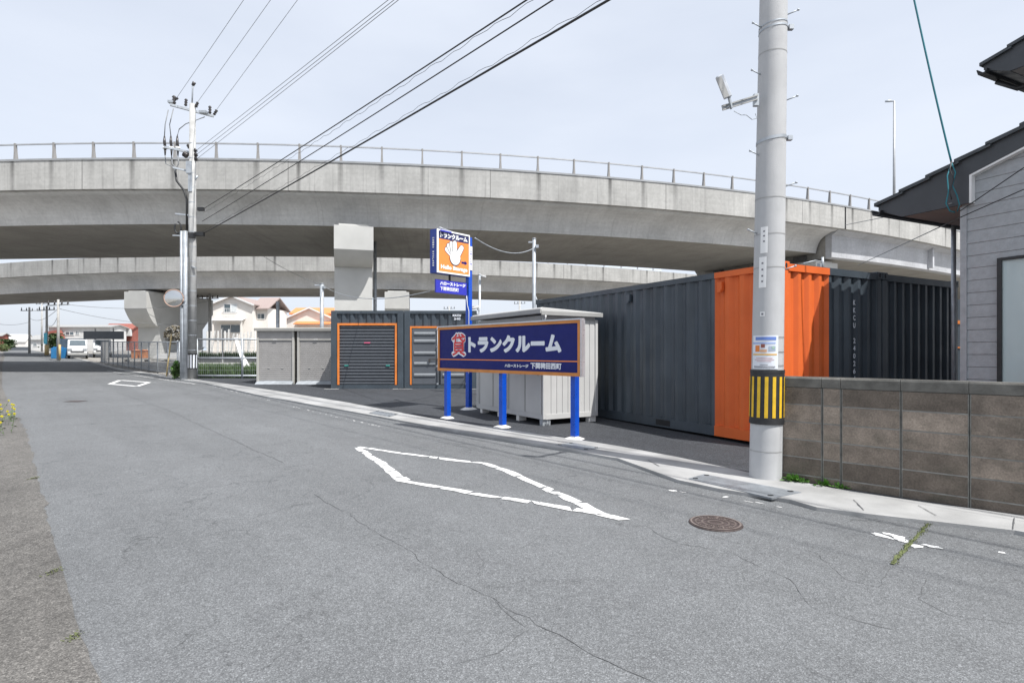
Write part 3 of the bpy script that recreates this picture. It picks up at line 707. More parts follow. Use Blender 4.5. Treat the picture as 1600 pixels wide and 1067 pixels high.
# front containers with the shutter and the double door
def frontc(px0, Y, lab):
    x = (px0 - 800) / F * Y; r = empty('storage_container', (x, Y, .28), 0, lab, 'storage container', 'small slate storage containers'); W, L, H = 2.42, 6.0, 2.60
    b = MB(); b.box((.04, .12, .05), (W - .04, L, H - .04)); b.build('inner_box', M_cgrey, r)
    b = MB(); b.corr(.1, W - .1, H - .52, H - .06, .02, .05, .265); b.build('header_panel', M_cgrey, r)
    b = MB(); b.box((.02, -.004, H - .10), (W - .02, .05, H)); b.build('top_rail', M_cgrey, r)
    b = MB(); b.box((.02, -.004, 0), (W - .02, .12, .13)); b.build('bottom_rail', M_cgrey, r)
    for a in (0, W - .20):
        b = MB(); b.box((a, -.006, 0), (a + .20, .12, H + .003)); b.build('corner_post', M_cgrey, r, bevel=.012)
    b = MB(); b.corr(.1, L - .1, .1, H - .08, -.0, .04, .28); b.v = [(v[1], v[0], v[2]) for v in b.v]; b.build('side_panel', M_cgrey, r)
    b = MB(); b.corr(.1, L - .1, .1, H - .08, .0, .04, .28); b.v = [(W - v[1], v[0], v[2]) for v in b.v]; b.build('side_panel', M_cgrey, r)
    b = MB(); b.box((-.2, -.12, -.05), (.3, .4, -.001)); b.build('base_slab', M_footing, r, bevel=.01)
    b = MB(); b.box((W - .35, -.12, -.05), (W + .001, .4, -.001)); b.build('base_slab', M_footing, r, bevel=.01)
    return r, W, L, H
r, W, L, H = frontc(517, 19.0, 'small slate container with an orange-framed roller shutter left of the blue posts')
x0, x1, zb, zt = .22, W - .22, .13, H - .42
b = MB(); b.box((x0, -.02, zt - .07), (x1, .03, zt)); b.box((x0, -.02, zb), (x0 + .06, .03, zt - .07)); b.box((x1 - .06, -.02, zb), (x1, .03, zt - .07)); b.build('shutter_frame', M_orange, r)
b = MB(); n = 19; prof = []
for k in range(n):
    z = zb + (zt - .07 - zb) * k / n; dz = (zt - .07 - zb) / n
    prof += [(.06, z), (.018, z + dz * .3), (.018, z + dz * .72), (.06, z + dz * .8)]
prof.append((.045, zt - .07))
vs = [(x, y, z) for y, z in prof for x in (x0 + .06, x1 - .06)]; b.add(vs, [(2 * i, 2 * i + 1, 2 * i + 3, 2 * i + 2) for i in range(len(prof) - 1)]); sh = b.build('roller_shutter', M_shut, r)
for x, z, m, w in ((x0 + .3, .77, M_teal2, .13), (x1 - .3, .77, M_teal2, .13), ((x0 + x1) / 2, 1.53, M_pink, .2)):
    b = MB(); b.cbox((x, .005, z), (w, .03, .035)); b.build('handle', m, sh)
r, W, L, H = frontc(631.5, 19.02, 'slate container with a ribbed double door and orange frame, partly behind the long sign')
b = MB(); b.box((.2, -.02, 2.02), (2.2, .02, 2.08)); b.box((.2, -.02, .13), (.25, .02, 2.02)); b.box((2.15, -.02, .13), (2.2, .02, 2.02)); b.build('door_frame', M_orange, r)
for a, c in ((.27, 1.17), (1.22, 2.13)):
    b = MB(); b.box((a, -.012, .15), (c, .03, 2.0)); dr = b.build('door', M_shut, r)
    b = MB()
    for z in (.42, .80, 1.15, 1.55, 1.80): b.prism([(-.045, z), (-.045, z + .05), (-.011, z + .09), (-.011, z - .02)], 0, a + .07, c - .12)
    b.build('door_rib', M_doorrib, dr)
    b = MB(); b.tube([(c - .05, -.045, .12), (c - .05, -.045, 2.03)], .018, 8); b.build('locking_rod', M_galv, dr)
    b = MB(); b.cbox((c - .15, -.07, .98), (.3, .03, .03)); b.cbox((c - .32, -.07, .94), (.05, .04, .12)); b.build('door_handle', M_blackins, dr)
    b = MB()
    for z in (.16, .75, 1.4, 1.98): b.cbox((c - .05, -.05, z), (.06, .04, .05))
    b.build('rod_bracket', M_galv, dr)
text_obj('KKCU', 'lettering', M_letter, r, 1.62, 1.90, 2.40, 2.48, -.0075, off=.005)
text_obj('240', 'lettering', M_letter, r, 1.66, 1.88, 2.29, 2.36, -.0, off=.005)

# shutter boxes
def bikebox(px0, lab, grp, W=1.40):
    Y = 21.1; x = (px0 - 800) / F * Y; r = empty('shutter_box', (x, Y, G(Y) + .0), 0, lab, 'storage box', grp); H = 2.11; Dp = 2.0
    b = MB(); b.box((.03, .06, .06), (W - .03, Dp, H - .1)); b.build('wall', M_bikeframe, r)
    b = MB(); b.box((0, 0, .02), (.085, .08, H - .1)); b.box((W - .085, 0, .02), (W, .08, H - .1)); b.build('door_frame', M_bikeframe, r, bevel=.01)
    b = MB(); b.box((.086, .02, H - .42), (W - .086, .07, H - .1)); b.build('shutter_case', M_bikeshut, r)
    b = MB(); b.box((.09, .0, H - .46), (W - .09, .05, H - .421)); b.build('lintel_strip', M_bikeframe, r)
    b = MB(); n = 20; prof = []; zb, zt = .16, H - .46
    for k in range(n):
        z = zb + (zt - zb) * k / n; dz = (zt - zb) / n; prof += [(.05, z), (.036, z + dz * .15), (.036, z + dz * .85), (.05, z + dz * .97)]
    prof.append((.05, zt)); b.add([(xx, y, z) for y, z in prof for xx in (.086, W - .086)], [(2 * i, 2 * i + 1, 2 * i + 3, 2 * i + 2) for i in range(len(prof) - 1)]); sh = b.build('roller_shutter', M_bikeshut, r)
    b = MB(); b.cbox((W * .32, .03, .62), (.07, .02, .03)); b.cbox((W * .68, .03, .62), (.07, .02, .03)); b.build('handle', M_shedtrim, sh)
    b = MB(); b.prism([(-.10, H - .12), (-.12, H - .02), (-.06, H), (Dp + .06, H + .03), (Dp + .06, H - .06), (.0, H - .105)], 0, -.05, W + .05); b.build('roof', M_bikeframe, r)
    b = MB(); b.prism([(-.22, .012), (.05, .15), (.05, .02)], 0, .02, W - .02); b.build('ramp', M_galv, r)
    b = MB(); b.cbox((W / 2, -.0135, H - .44), (.14, .02, .018)); b.build('name_plate', M_white, r)
bikebox(400.5, 'leftmost grey roller-shutter storage box with a ramp, next to the wire fence', 'grey shutter boxes')
bikebox(464, 'grey roller-shutter storage box squeezed between its twin and the slate container', 'grey shutter boxes')

# ------------------------------------------------------------ white storage shed behind the long sign
sc_ = gp(849, 668); SA = math.atan2(2.2, -1.33)
r = empty('storage_shed', (sc_.x, sc_.y, G(sc_.y) + .03), SA - R(90), 'large off-white steel storage shed with sliding doors behind the long blue sign', 'storage shed')
W, L, H = 1.27, 2.62, 2.06; bz = .115          # local x along the end wall (away right), y back along the door side
b = MB(); b.box((.03, .03, bz), (W - .03, L - .03, H - .02)); b.build('inner_wall', M_shed, r)
for a, c in ((0.0, W),):
    b = MB(); xs = [0]; n = 9; prof = []
    for k in range(n):
        x = .05 + (W - .1) * k / n; dx = (W - .1) / n
        prof += [(x, 0.0), (x + dx * .80, 0.0), (x + dx * .86, .014), (x + dx * .94, .014), (x + dx, 0.0)]
    vs = [(x, y, z) for x, y in prof for z in (bz + .09, H - .1)]; b.add(vs, [(2 * i, 2 * i + 2, 2 * i + 3, 2 * i + 1) for i in range(len(prof) - 1)]); b.build('end_wall', M_shed, r)
b = MB(); b.box((-.012, -.012, bz), (.05, .03, H - .08)); b.box((W - .05, -.012, bz), (W + .012, .05, H - .08)); b.box((-.012, L - .05, bz), (.05, L + .012, H - .08)); b.build('corner_trim', M_shed, r, bevel=.008)
b = MB(); b.box((.05, -.01, bz), (W - .05, .03, bz + .09)); b.box((-.01, .03, bz), (.03, L - .05, bz + .09)); b.build('base_rail', M_shed, r)
dw = (L - .1) / 4
for k in range(4):
    y0 = .05 + k * dw; dx = .0 if k % 2 else -.012
    b = MB(); b.box((dx, y0 + .004, bz + .09), (dx + .025, y0 + dw - .004, H - .19)); dr = b.build('sliding_door', M_shed, r, bevel=.006)
    b = MB(); b.box((dx - .006, y0 + dw - .09, bz + .10), (dx - .0005, y0 + dw - .05, H - .2)); b.build('door_stile', M_shedtrim, dr)
    b = MB(); b.cbox((dx - .008, y0 + .1, 1.0), (.012, .03, .16)); b.build('handle', M_shedtrim, dr)
b = MB(); b.box((-.016, .05, H - .185), (.025, L - .05, H - .08)); b.build('door_header', M_shedtrim, r)
b = MB(); b.prism([(-.10, H + .01), (-.10, H + .10), (-.06, H + .115), (W + .06, H + .06), (W + .06, H - .03)], 1, -.06, L + .06)
b.build('roof', M_shed, r, bevel=.01)
b = MB(); b.box((-.13, -.085, H + .0), (-.095, L + .07, H + .085)); b.box((-.095, -.085, H - .03), (W + .08, -.055, H + .055)); b.build('fascia', M_shedtrim, r, bevel=.008)
b = MB(); b.tube([(-.0, -.055, H + .0), (.0, -.075, H - .05), (-.0, -.055, H - .10), (.0, -.03, H - .14)], .018, 8); b.build('gutter_spout', M_white, r)
for x in (.0, W - .19):
    for y in (.02, 0.85, 1.6, L - .25):
        b = MB(); b.box((x, y, -.02), (x + .17, y + .10, bz - .001)); b.build('foot_block', M_footing if y > .1 or x else M_galv, r)
b = MB()
for x in (.05, .10): b.cbox((x + .03, -.016, .06), (.03, .01, .05))
b.build('anchor_bracket', M_galv, r)

# ------------------------------------------------------------ long sign on three blue posts
A1 = R(-48.3); Ls = Vector((-1.29, 11.6))
r = empty('long_sign', (Ls.x, Ls.y, 0), A1, 'long navy signboard with white lettering and orange frame on three blue posts', 'signboard')
x0, x1, z0, z1 = -.22, 3.674, 1.12, 2.012; yf = -.10
b = MB(); b.box((x0 + .05, yf, z0 + .05), (x1 - .05, yf + .05, z1 - .06)); b.build('panel', M_navy, r)
b = MB(); b.box((x0, yf - .02, z0), (x1, yf + .055, z0 + .055)); b.box((x0, yf - .02, z1 - .06), (x1, yf + .055, z1 - .012)); b.box((x0, yf - .02, z0 + .055), (x0 + .055, yf + .055, z1 - .06)); b.box((x1 - .075, yf - .02, z0 + .055), (x1 - .012, yf + .055, z1 - .06)); b.build('frame', M_frame_or, r)
b = MB(); b.box((x0 - .01, yf - .03, z1 - .0118), (x1 + .0, yf + .06, z1 + .012)); b.box((x1 - .0118, yf - .03, z0 - .005), (x1 + .012, yf + .06, z1 - .012)); b.build('edge_trim', M_alu, r)
b = MB(); b.box((x0 + .055, yf - .004, 1.345), (x1 - .075, yf - .0015, 1.362)); b.build('orange_line', M_signorange, r)
text_obj('貸', 'lettering', M_letter, r, .232, .728, 1.400, 1.890, yf - .002, off=.030, big=True)
text_obj('貸', 'lettering', M_red, r, .258, .702, 1.428, 1.862, yf - .006, off=.0045, big=True)
text_obj('トランクルーム', 'lettering', M_letter, r, .787, 3.242, 1.488, 1.80, yf - .002, off=.0165, big=True)
text_obj('ハローストレージ', 'lettering', M_letter, r, 1.857, 2.47, 1.232, 1.29, yf - .002, off=.0038)
text_obj('下関稗田西町', 'lettering', M_letter, r, 2.523, 3.242, 1.218, 1.326, yf - .002, off=.0042)
for i, pxy in enumerate(((701, 655), (789, 669), (899, 688))):
    v = gp(*pxy); dd = Vector((v.x - Ls.x, v.y - Ls.y)); s = dd.x * math.cos(A1) + dd.y * math.sin(A1); g0 = v.z + .03
    b = MB(); b.box((s - .05, -.045, g0 + .04), (s + .05, .055, z1 - .03)); b.build('post', M_blue, r, bevel=.006)
    b = MB(); b.box((s - .045, -.04, g0), (s + .045, .05, g0 + .05)); b.build('post_foot', M_footing, r)
    b = MB(); n = 14; vs = []
    for k in range(n):
        a = 2 * math.pi * k / n; rr = random.uniform(.85, 1.15); vs.append((s + .20 * rr * math.cos(a), .17 * rr * math.sin(a), g0 - .012))
    for k in range(n):
        a = 2 * math.pi * k / n; vs.append((s + .085 * math.cos(a), .08 * math.sin(a), g0 + .028))
    b.add(vs, [(k, (k + 1) % n, n + (k + 1) % n, n + k) for k in range(n)] + [tuple(range(n, 2 * n))]); b.build('footing', M_footing, r)

# ------------------------------------------------------------ pole sign with the hand
A2 = R(48.3); Pc = Vector((-1.005, 13.27)); g0 = G(13.2) + .03
r = empty('pole_sign', (Pc.x, Pc.y, 0), A2, 'tall blue post carrying an orange hand signboard and a small blue name board', 'pole sign')
b = MB(); b.box((-.055, -.055, g0 + .04), (.055, .055, 4.16)); b.build('post', M_blue, r, bevel=.006)
b = MB(); n = 14; vs = [(.26 * random.uniform(.85, 1.1) * math.cos(2 * math.pi * k / n), .2 * math.sin(2 * math.pi * k / n), g0 - .012) for k in range(n)] + [(.09 * math.cos(2 * math.pi * k / n), .09 * math.sin(2 * math.pi * k / n), g0 + .045) for k in range(n)]
b.add(vs, [(k, (k + 1) % n, n + (k + 1) % n, n + k) for k in range(n)] + [tuple(range(n, 2 * n))]); b.build('footing', M_footing, r)
bx0, bx1, bz0, bz1 = -1.07, -.075, 3.235, 4.19; y0, y1 = -.10, .12; Wd = bx1 - bx0; Hh = bz1 - bz0
b = MB(); b.box((bx0, y0, bz0), (bx1, y1, bz1)); bs_ = b.build('sign_box', pm('box_side_blue', (.012, .045, .30), .4), r)
U = lambda u: bx0 + Wd * u; V = lambda v: bz0 + Hh * v
b = MB(); t = .045
b.box((bx0, y0 - .012, bz0), (bx1, y0 - .0005, bz0 + .035)); b.box((bx0, y0 - .012, bz1 - .035), (bx1, y0 - .0005, bz1)); b.box((bx0, y0 - .012, bz0 + .035), (bx0 + t * 1.1, y0 - .0005, bz1 - .035)); b.box((bx1 - .03, y0 - .012, bz0 + .035), (bx1, y0 - .0005, bz1 - .035)); b.build('white_frame', M_white, bs_)
face = lambda poly, m, dy, nm: MB().add([(U(u), y0 - dy, V(v)) for u, v in poly], [tuple(range(len(poly)))]).build(nm, m, bs_)
face([(.045, .03), (.97, .03), (.97, .785), (.045, .785)], M_signorange, .002, 'orange_face')
face([(.045, .785), (.97, .785), (.97, .97), (.045, .97)], pm('band_navy', (.02, .022, .10), .4), .0021, 'navy_band')
text_obj('トランクルーム', 'lettering', M_white, bs_, U(.10), U(.93), V(.815), V(.94), y0 - .004, off=.0075)
text_obj('Hello Storage', 'lettering', M_white, bs_, U(.12), U(.93), V(.075), V(.20), y0 - .004, off=.007)
def capsule(a, c, ra, rc, n=10):
    a = Vector(a); c = Vector(c); d = (c - a).normalized(); th = math.atan2(d.y, d.x); out = []
    for k in range(n + 1): q = th + math.pi / 2 + math.pi * k / n; out.append((a.x + ra * math.cos(q), a.y + ra * math.sin(q)))
    for k in range(n + 1): q = th - math.pi / 2 + math.pi * k / n; out.append((c.x + rc * math.cos(q), c.y + rc * math.sin(q)))
    return out
dk = pm('emblem_outline', (.05, .045, .06), .5)
parts_ = [((.45, .46), (.30, .56), .065, .058), ((.46, .50), (.35, .655), .065, .055), ((.49, .52), (.43, .715), .065, .055), ((.54, .52), (.535, .745), .065, .055)]
lay = .003
for a, c, ra_, rc_ in parts_ + [((.60, .44), (.745, .66), .075, .058)]:
    face(capsule(a, c, ra_ + .016, rc_ + .016), dk, lay, 'hand_outline'); lay += .0006
    face(capsule(a, c, ra_, rc_), M_white, lay, 'hand_finger'); lay += .0006
pal = [(.545 + .155 * math.cos(2 * math.pi * k / 26), .395 + .165 * math.sin(2 * math.pi * k / 26)) for k in range(26)]
low_arc = [(.545 + .173 * math.cos(math.pi + math.pi * k / 20), .393 + .185 * math.sin(math.pi + math.pi * k / 20)) for k in range(21)]
face(low_arc, dk, lay, 'hand_outline'); lay += .0006; face(pal, M_white, lay, 'hand_palm')
face([(.74, .285), (.84, .285), (.84, .255), (.93, .31), (.84, .365), (.84, .335), (.74, .335)], M_navy, .0035, 'arrow')
# lettering on the left edge of the box
m3 = Matrix.Translation((bx0 - .002, 0, 0)) @ Matrix.Rotation(R(-90), 4, 'Z')
for k, ch in enumerate("Hello Storage"):
    if ch != ' ': text_obj(ch, 'lettering', M_white, bs_, -.03, .03, 3.98 - k * .05, 4.015 - k * .05, 0, off=.003, xf=Matrix.Translation((bx0 - .002, .01, 0)) @ Matrix.Rotation(R(-90), 4, 'Z') )
b = MB(); b.box((-1.02, -.02, 2.81), (-.09, .02, 3.10)); nb = b.build('name_board', M_signblue, r)
text_obj('ハローストレージ', 'lettering', M_white, nb, -.90, -.13, 2.985, 3.065, -.0225, off=.0055)
text_obj('下関稗田西町', 'lettering', M_white, nb, -.90, -.34, 2.865, 2.955, -.0225, off=.0025)
b = MB(); b.box((-.62, -.015, 3.10), (-.58, .015, 3.235)); b.box((-.09, -.015, 2.98), (-.05, .015, 3.02)); b.build('hanger', M_dark, r)
b = MB(); b.box((-.04, -.066, 3.40), (.05, -.057, 3.95)); wp = b.build('white_plate', M_white, r)
for k, ch in enumerate("ハローストレージ"): text_obj(ch if ch != 'ー' else 'I', 'lettering', M_signblue, wp, -.015, .025, 3.87 - k * .058, 3.905 - k * .058, -.0675, off=.002)
b = MB(); b.box((-.10, -.06, 3.30), (-.04, .06, 4.16)); b.build('mounting_plate', M_blue, r)
b = MB(); b.bar((-.0, -.0, 4.19), (.25, .55, 4.32), .05, .05); b.bar((-1.0, -.15, 4.15), (.0, .0, 4.19), .03, .03); b.build('lamp_arm', M_signblue, r)
b = MB(); b.tube([(-1.02, -.12, 4.215), (.16, .38, 4.28)], .018, 8); b.build('lamp_tube', M_galv, r)
b = MB(); b.tube([(-.09, -.02, 2.80), (-.085, -.035, 2.6), (-.058, -.06, 2.45), (-.058, -.06, 1.0)], .008, 6); b.build('conduit', M_white, r)

# ------------------------------------------------------------ big utility pole in front
pb = gp(1195.5, 755); pc = Vector((2.845, 6.39)); pz = G(6.39) + .03
r = empty('utility_pole', (pc.x, pc.y, pz), 0, 'thick concrete utility pole with a black and yellow striped guard beside the block wall', 'utility pole')
PR = lambda z: .173 - .0053 * z; LEAN = .0165
def PX(z): return LEAN * z
n = 40
def ringtube(z0, z1, dr, mi, b, steps=1, nn=40, a0=0, a1=2 * math.pi):
    vs = []; fs = []; full = abs(a1 - a0 - 2 * math.pi) < 1e-6; m = nn if full else nn + 1
    for i in range(steps + 1):
        z = z0 + (z1 - z0) * i / steps
        for k in range(m): a = a0 + (a1 - a0) * k / nn; vs.append((PX(z) + (PR(z) + dr) * math.cos(a), (PR(z) + dr) * math.sin(a), z))
    for i in range(steps):
        for k in range(nn): fs.append((i * m + k, i * m + (k + 1) % m if full else i * m + k + 1, (i + 1) * m + (k + 1) % m if full else (i + 1) * m + k + 1, (i + 1) * m + k))
    b.add(vs, fs, mi, True); return b
b = MB(); ringtube(-.05, 11.0, 0, 0, b, 22); b.build('shaft', M_pole, r)
for z in (.30, 2.33, 2.70, 3.10, 3.75, 4.72): b = MB(); ringtube(z, z + .010, .0022, 0, b); b.build('cast_seam', M_shedtrim, r)
b = MB(); ringtube(.625, 1.19, .010, 0, b, 3); ringtube(.605, .64, .013, 0, b); ringtube(1.17, 1.205, .013, 0, b); gd = b.build('guard_band', M_black, r)
for k in range(14):
    a = 2 * math.pi * k / 14 + .12; b = MB(); ringtube(.68, 1.13, .0135, 0, b, 2, 3, a, a + .20); b.build('yellow_stripe', M_yellow, gd)
def steel_band(z, name='steel_band', tilt=0.0, hh=.035):
    b = MB(); ringtube(z, z + hh, .005, 0, b)
    if tilt: b.v = [(x, y, zz + tilt * x) for x, y, zz in b.v]
    return b.build(name, M_galv, r)
steel_band(3.74, tilt=.15); steel_band(4.98, tilt=.12, hh=.02); steel_band(5.03, tilt=.12, hh=.015)
for z in (3.76, 4.99):
    b = MB(); b.tube([(PX(z) + PR(z) - .005, -.04, z + .02), (PX(z) + PR(z) + .06, -.03, z + .04)], .022, 8); b.cbox((PX(z) + PR(z) + .03, -.05, z + .02), (.05, .05, .05)); b.build('band_bolt', M_galv, r)
for k, (px, py, sd) in enumerate(((1238, 22, 1), (1178, 115, -1), (1235, 155, 1), (1172, 240, -1), (1232, 289, 1), (1166, 362, -1), (1240, 418, 1), (1180, 42, -1))):
    z = EYE + (550 - py) / F * 6.39 - pz; b = MB(); x0 = PX(z) + sd * (PR(z) - .01); x1 = PX(z) + sd * (PR(z) + .11); b.tube([(x0, -.03, z - .03 * 1), (x1, -.06, z + .01)], .007, 6); b.tube([(x1 - sd * .012, -.06, z + .006), (x1 + sd * .004, -.06, z + .012)], .012, 6)
    b.build('step_bolt', M_galv, r)
def curved(z0, z1, a0, a1, dr, m, nm, parent):
    b = MB(); ringtube(z0, z1, dr, 0, b, 1, 16, R(a0), R(a1)); return b.build(nm, m, parent)
pl = curved(2.49 , 2.78 , 212, 240, .004, M_white, 'notice_plate', r); 
pl2 = curved(2.08 + .03, 2.45, 208, 237, .004, M_white, 'notice_plate', r)
def on_pole(zc, adeg, w, h, m, nm, par, dr=.0062): return curved(zc - h / 2, zc + h / 2, adeg - w / 2, adeg + w / 2, dr, m, nm, par)
for z in (2.62, 2.68, 2.73): on_pole(z, 226, 7, .016, M_ink, 'lettering', pl)
for z in (2.18, 2.24, 2.31, 2.38): on_pole(z, 222, 7, .018, M_ink, 'lettering', pl2)
sq = on_pole(1.82, 225, 17, .05, M_white, 'small_plate', r, .004); on_pole(1.82, 225, 8, .022, M_ink, 'lettering', sq)
ps = curved(1.215, 1.585, 184, 284, .004, M_poster, 'poster', r)
on_pole(1.55, 237, 76, .035, M_posterblue, 'heading', ps); on_pole(1.50, 229, 88, .02, pm('pale_blue', (.35, .45, .7), .5), 'heading', ps, .006)
on_pole(1.44, 208, 18, .07, M_orange, 'picture', ps); on_pole(1.47, 229, 14, .04, M_rust, 'picture', ps, .007); on_pole(1.415, 231, 24, .03, pm('poster_peach', (.72, .42, .25), .6), 'picture', ps, .007)
on_pole(1.44, 261, 24, .055, pm('poster_grey', (.38, .45, .55), .6), 'picture', ps); on_pole(1.45, 265, 10, .03, pm('poster_mint', (.35, .5, .42), .6), 'picture', ps, .008)
on_pole(1.375, 233, 92, .014, pm('poster_yellow', (.80, .45, .06), .6), 'picture', ps)
for z, w in ((1.335, 30), (1.318, 36), (1.30, 26), (1.262, 14), (1.243, 40), (1.232, 38)): on_pole(z, 233, w * 2, .006, M_ink if z < 1.28 else pm('pink_ink', (.6, .35, .35), .6), 'lettering', ps, .007)
b = MB()
for z in (1.56, 1.40, 1.25): ringtube(z, z + .006, .0075, 0, b, 1, 12, R(284), R(318))
b.build('tie_strap', M_dark, ps)
on_pole(1.74, 335, 6, .05, M_dark, 'number_tag', r)
# flood light arm on the pole
Z6 = 6.3
fr = empty('flood_light', (P(1180, 152, Z6).x, Z6, P(1180, 152, Z6).z), 0, 'small grey flood light on a slotted steel arm clamped to the thick pole', 'flood light')
o0 = fr.location
lp = lambda px, py, y=Z6: P(px, py, y) - Vector((o0.x, Z6, o0.z))
b = MB(); b.bar(lp(1129, 169, 6.05), lp(1184, 152, 6.3), .018, .055); b.build('arm', M_galv, fr)
b = MB(); b.bar(lp(1129, 166, 6.02), lp(1184, 149, 6.27), .012, .012); b.bar(lp(1129, 172, 6.02), lp(1184, 155, 6.27), .012, .012); b.build('arm_flange', M_shedtrim, fr)
b = MB(); b.cbox(lp(1181, 157, 6.3), (.05, .05, .13)); b.build('clamp', M_galv, fr)
b = MB(); b.bar(lp(1143, 170, 6.03), lp(1139, 152, 6.03), .04, .015); b.build('bracket', M_galv, fr)
b = MB(); b.bar(lp(1137.5, 153, 6.02), lp(1124, 119, 6.02), .045, .08); hd = b.build('lamp_housing', M_alu, fr, bevel=.006)
b = MB(); b.bar(lp(1135.5, 152, 5.985), lp(1123, 121, 5.985), .004, .06); b.build('lens', M_shedtrim, hd)
b = MB(); b.tube([lp(1147, 174, 6.05), lp(1158, 180, 6.1), lp(1166, 180, 6.15), lp(1175, 187, 6.2), lp(1183, 185, 6.25), lp(1180, 178, 6.25)], .004, 6); b.build('lead', M_galv, fr)

# ------------------------------------------------------------ old pole at left with crossarms, ducts, mirror
YO = 24.0; ob = P(300.5, 593, YO); oz = G(YO) + .03
r = empty('utility_pole', (ob.x, YO, oz), 0, 'old weathered utility pole with crossarms and insulators beside the road mirror', 'utility pole')
toL = lambda px, py, dy=0.0: (lambda v: (v.x - ob.x, v.y - YO, v.z - oz))(P(px, py, YO + dy))
b = MB(); top = toL(301, 163)[2]; b.tube([(0, 0, 0), (.01, 0, top)], [.185, .115], 20); b.build('shaft', M_poleold, r)
b = MB()
for z in [1.2 + .62 * k for k in range(15)]:
    rr = .186 - .0062 * z; b.tube([(0, 0, z), (0, 0, z + .03)], rr + .006, 20, 0, False)
b.build('wire_wrap', M_galv, r)
b = MB(); b.tube([toL(300, 165), toL(301, 140), toL(302, 128)], [.03, .03, .05], 8); b.build('mast', M_galv, r)
b = MB(); b.tube([toL(301, 134), toL(304, 129)], [.06, .07], 8); b.build('mast_cap', M_blackins, r)
b = MB(); b.bar(toL(266, 164, -.3), toL(334, 182, .3), .09, .09); b.build('crossarm', M_galv, r)
b = MB(); b.bar(toL(256, 230, -.25), toL(300, 239, .1), .08, .08); b.build('crossarm', M_galv, r)
b = MB(); b.bar(toL(270, 262, -.2), toL(300, 269, .1), .07, .07); b.build('crossarm', M_galv, r)
for (a, c, rad) in (((272, 163), (272, 150), .085), ((290, 166), (291, 155), .07), ((306, 168), (309, 160), .07), ((328, 178), (328, 166), .07), ((334, 180), (339, 172), .07), ((303, 237), (307, 234), .10), ((303, 243), (308, 241), .10), ((303, 249), (308, 248), .10),
                    ((275, 156), (278, 153), .06), ((293, 244), (287, 240), .13), ((297, 232), (294, 226), .09)):
    a = Vector(toL(*a)); c = Vector(toL(*c)); b = MB(); pts = [a.lerp(c, k / 6) for k in range(7)]; b.tube(pts, [rad * (1.0 if k % 2 else .5) for k in range(7)], 10); b.build('insulator', M_blackins, r)
b = MB(); b.cbox(toL(318, 176), (.3, .2, .10)); b.cbox(toL(268, 160), (.22, .2, .10)); b.build('arm_bracket', M_galv, r)
for x0, dx in ((257, 0), (267, 0), (277, 0)):
    i = (x0 - 257) // 10; b = MB(); b.tube([toL(x0, 213), toL(x0, 222), toL(x0 + 1, 231)], [.03, .06, .05], 8); b.tube([toL(x0 + 1, 233), toL(x0 + 1, 243)], [.05, .025], 8); b.build('cable_end', M_blackins, r)
    b = MB(); b.tube([toL(x0 + 1, 230), toL(x0 + 1, 233)], .09, 10); b.build('cable_end_collar', M_white, r)
    b = MB(); b.tube([toL(x0 + 1, 243), toL(x0 + 2, 256), toL(272 + 2 * i, 262), toL(274, 270)], .022, 6); b.build('lead', M_thincable, r)
b = MB(); b.tube([toL(257, 213), toL(258, 195), toL(263, 172)], .018, 6); b.tube([toL(267, 213), toL(265, 195), toL(271, 170)], .018, 6); b.tube([toL(277, 213), toL(280, 202), toL(290, 194), toL(320, 183)], .018, 6); b.build('lead', M_thincable, r)
b = MB(); b.tube([toL(274, 268), toL(276, 283), toL(287, 297), toL(292, 312), toL(292, 360)], .045, 8); b.build('riser_cable', M_black, r)
b = MB(); pts = [toL(278 + 5 * math.sin(a), 356 - 9 * math.cos(a)) for a in [float(u) for u in np.linspace(0, 5.5, 16)]]; b.tube(pts, .035, 8); b.build('cable_loop', M_black, r)
b = MB(); b.bar(toL(274, 334), toL(300, 337), .06, .06); b.bar(toL(270, 368), toL(298, 369), .05, .05); b.build('bracket', M_galv, r)
b = MB(); b.cbox(toL(296, 262, -.12), (.22, .16, .5)); b.cbox(toL(298, 285, -.1), (.16, .12, .8)); b.tube([toL(302, 283), toL(309, 275)], .05, 8); b.build('steel_fitting', M_galv, r)
for q_, d_ in ((toL(312, 366), (.35, .18, .16)), (toL(300, 368, -.15), (.22, .16, .22)), (toL(314, 327), (.25, .14, .14))): b = MB(); b.cbox(q_, d_); b.build('splice_box', M_black, r)
b = MB(); b.bar(toL(292, 413), toL(306, 419, -.2), .1, .04); b.build('strap', M_galv, r)
b = MB(); z0 = toL(300, 576)[2]; z1 = toL(300, 553)[2]
b.tube([(0, 0, z0), (0, 0, z1)], .189, 20, 0, False); gd = b.build('guard_band', M_poster, r)
for k in range(10):
    a = 2 * math.pi * k / 10 + .2; b = MB(); b.box((-.02, -.006, z0 + .02), (.02, .006, z1 - .02)); o = b.build('black_stripe', M_black, gd); o.location = (.19 * math.cos(a), .19 * math.sin(a), 0); o.rotation_euler = (0, 0, a + R(90))
b = MB(); b.tube([(0, 0, z0 - .01), (0, 0, z0 + .03)], .192, 20, 0, False); b.tube([(0, 0, z1 - .03), (0, 0, z1 + .01)], .192, 20, 0, False); b.build('band_rim', M_black, gd)
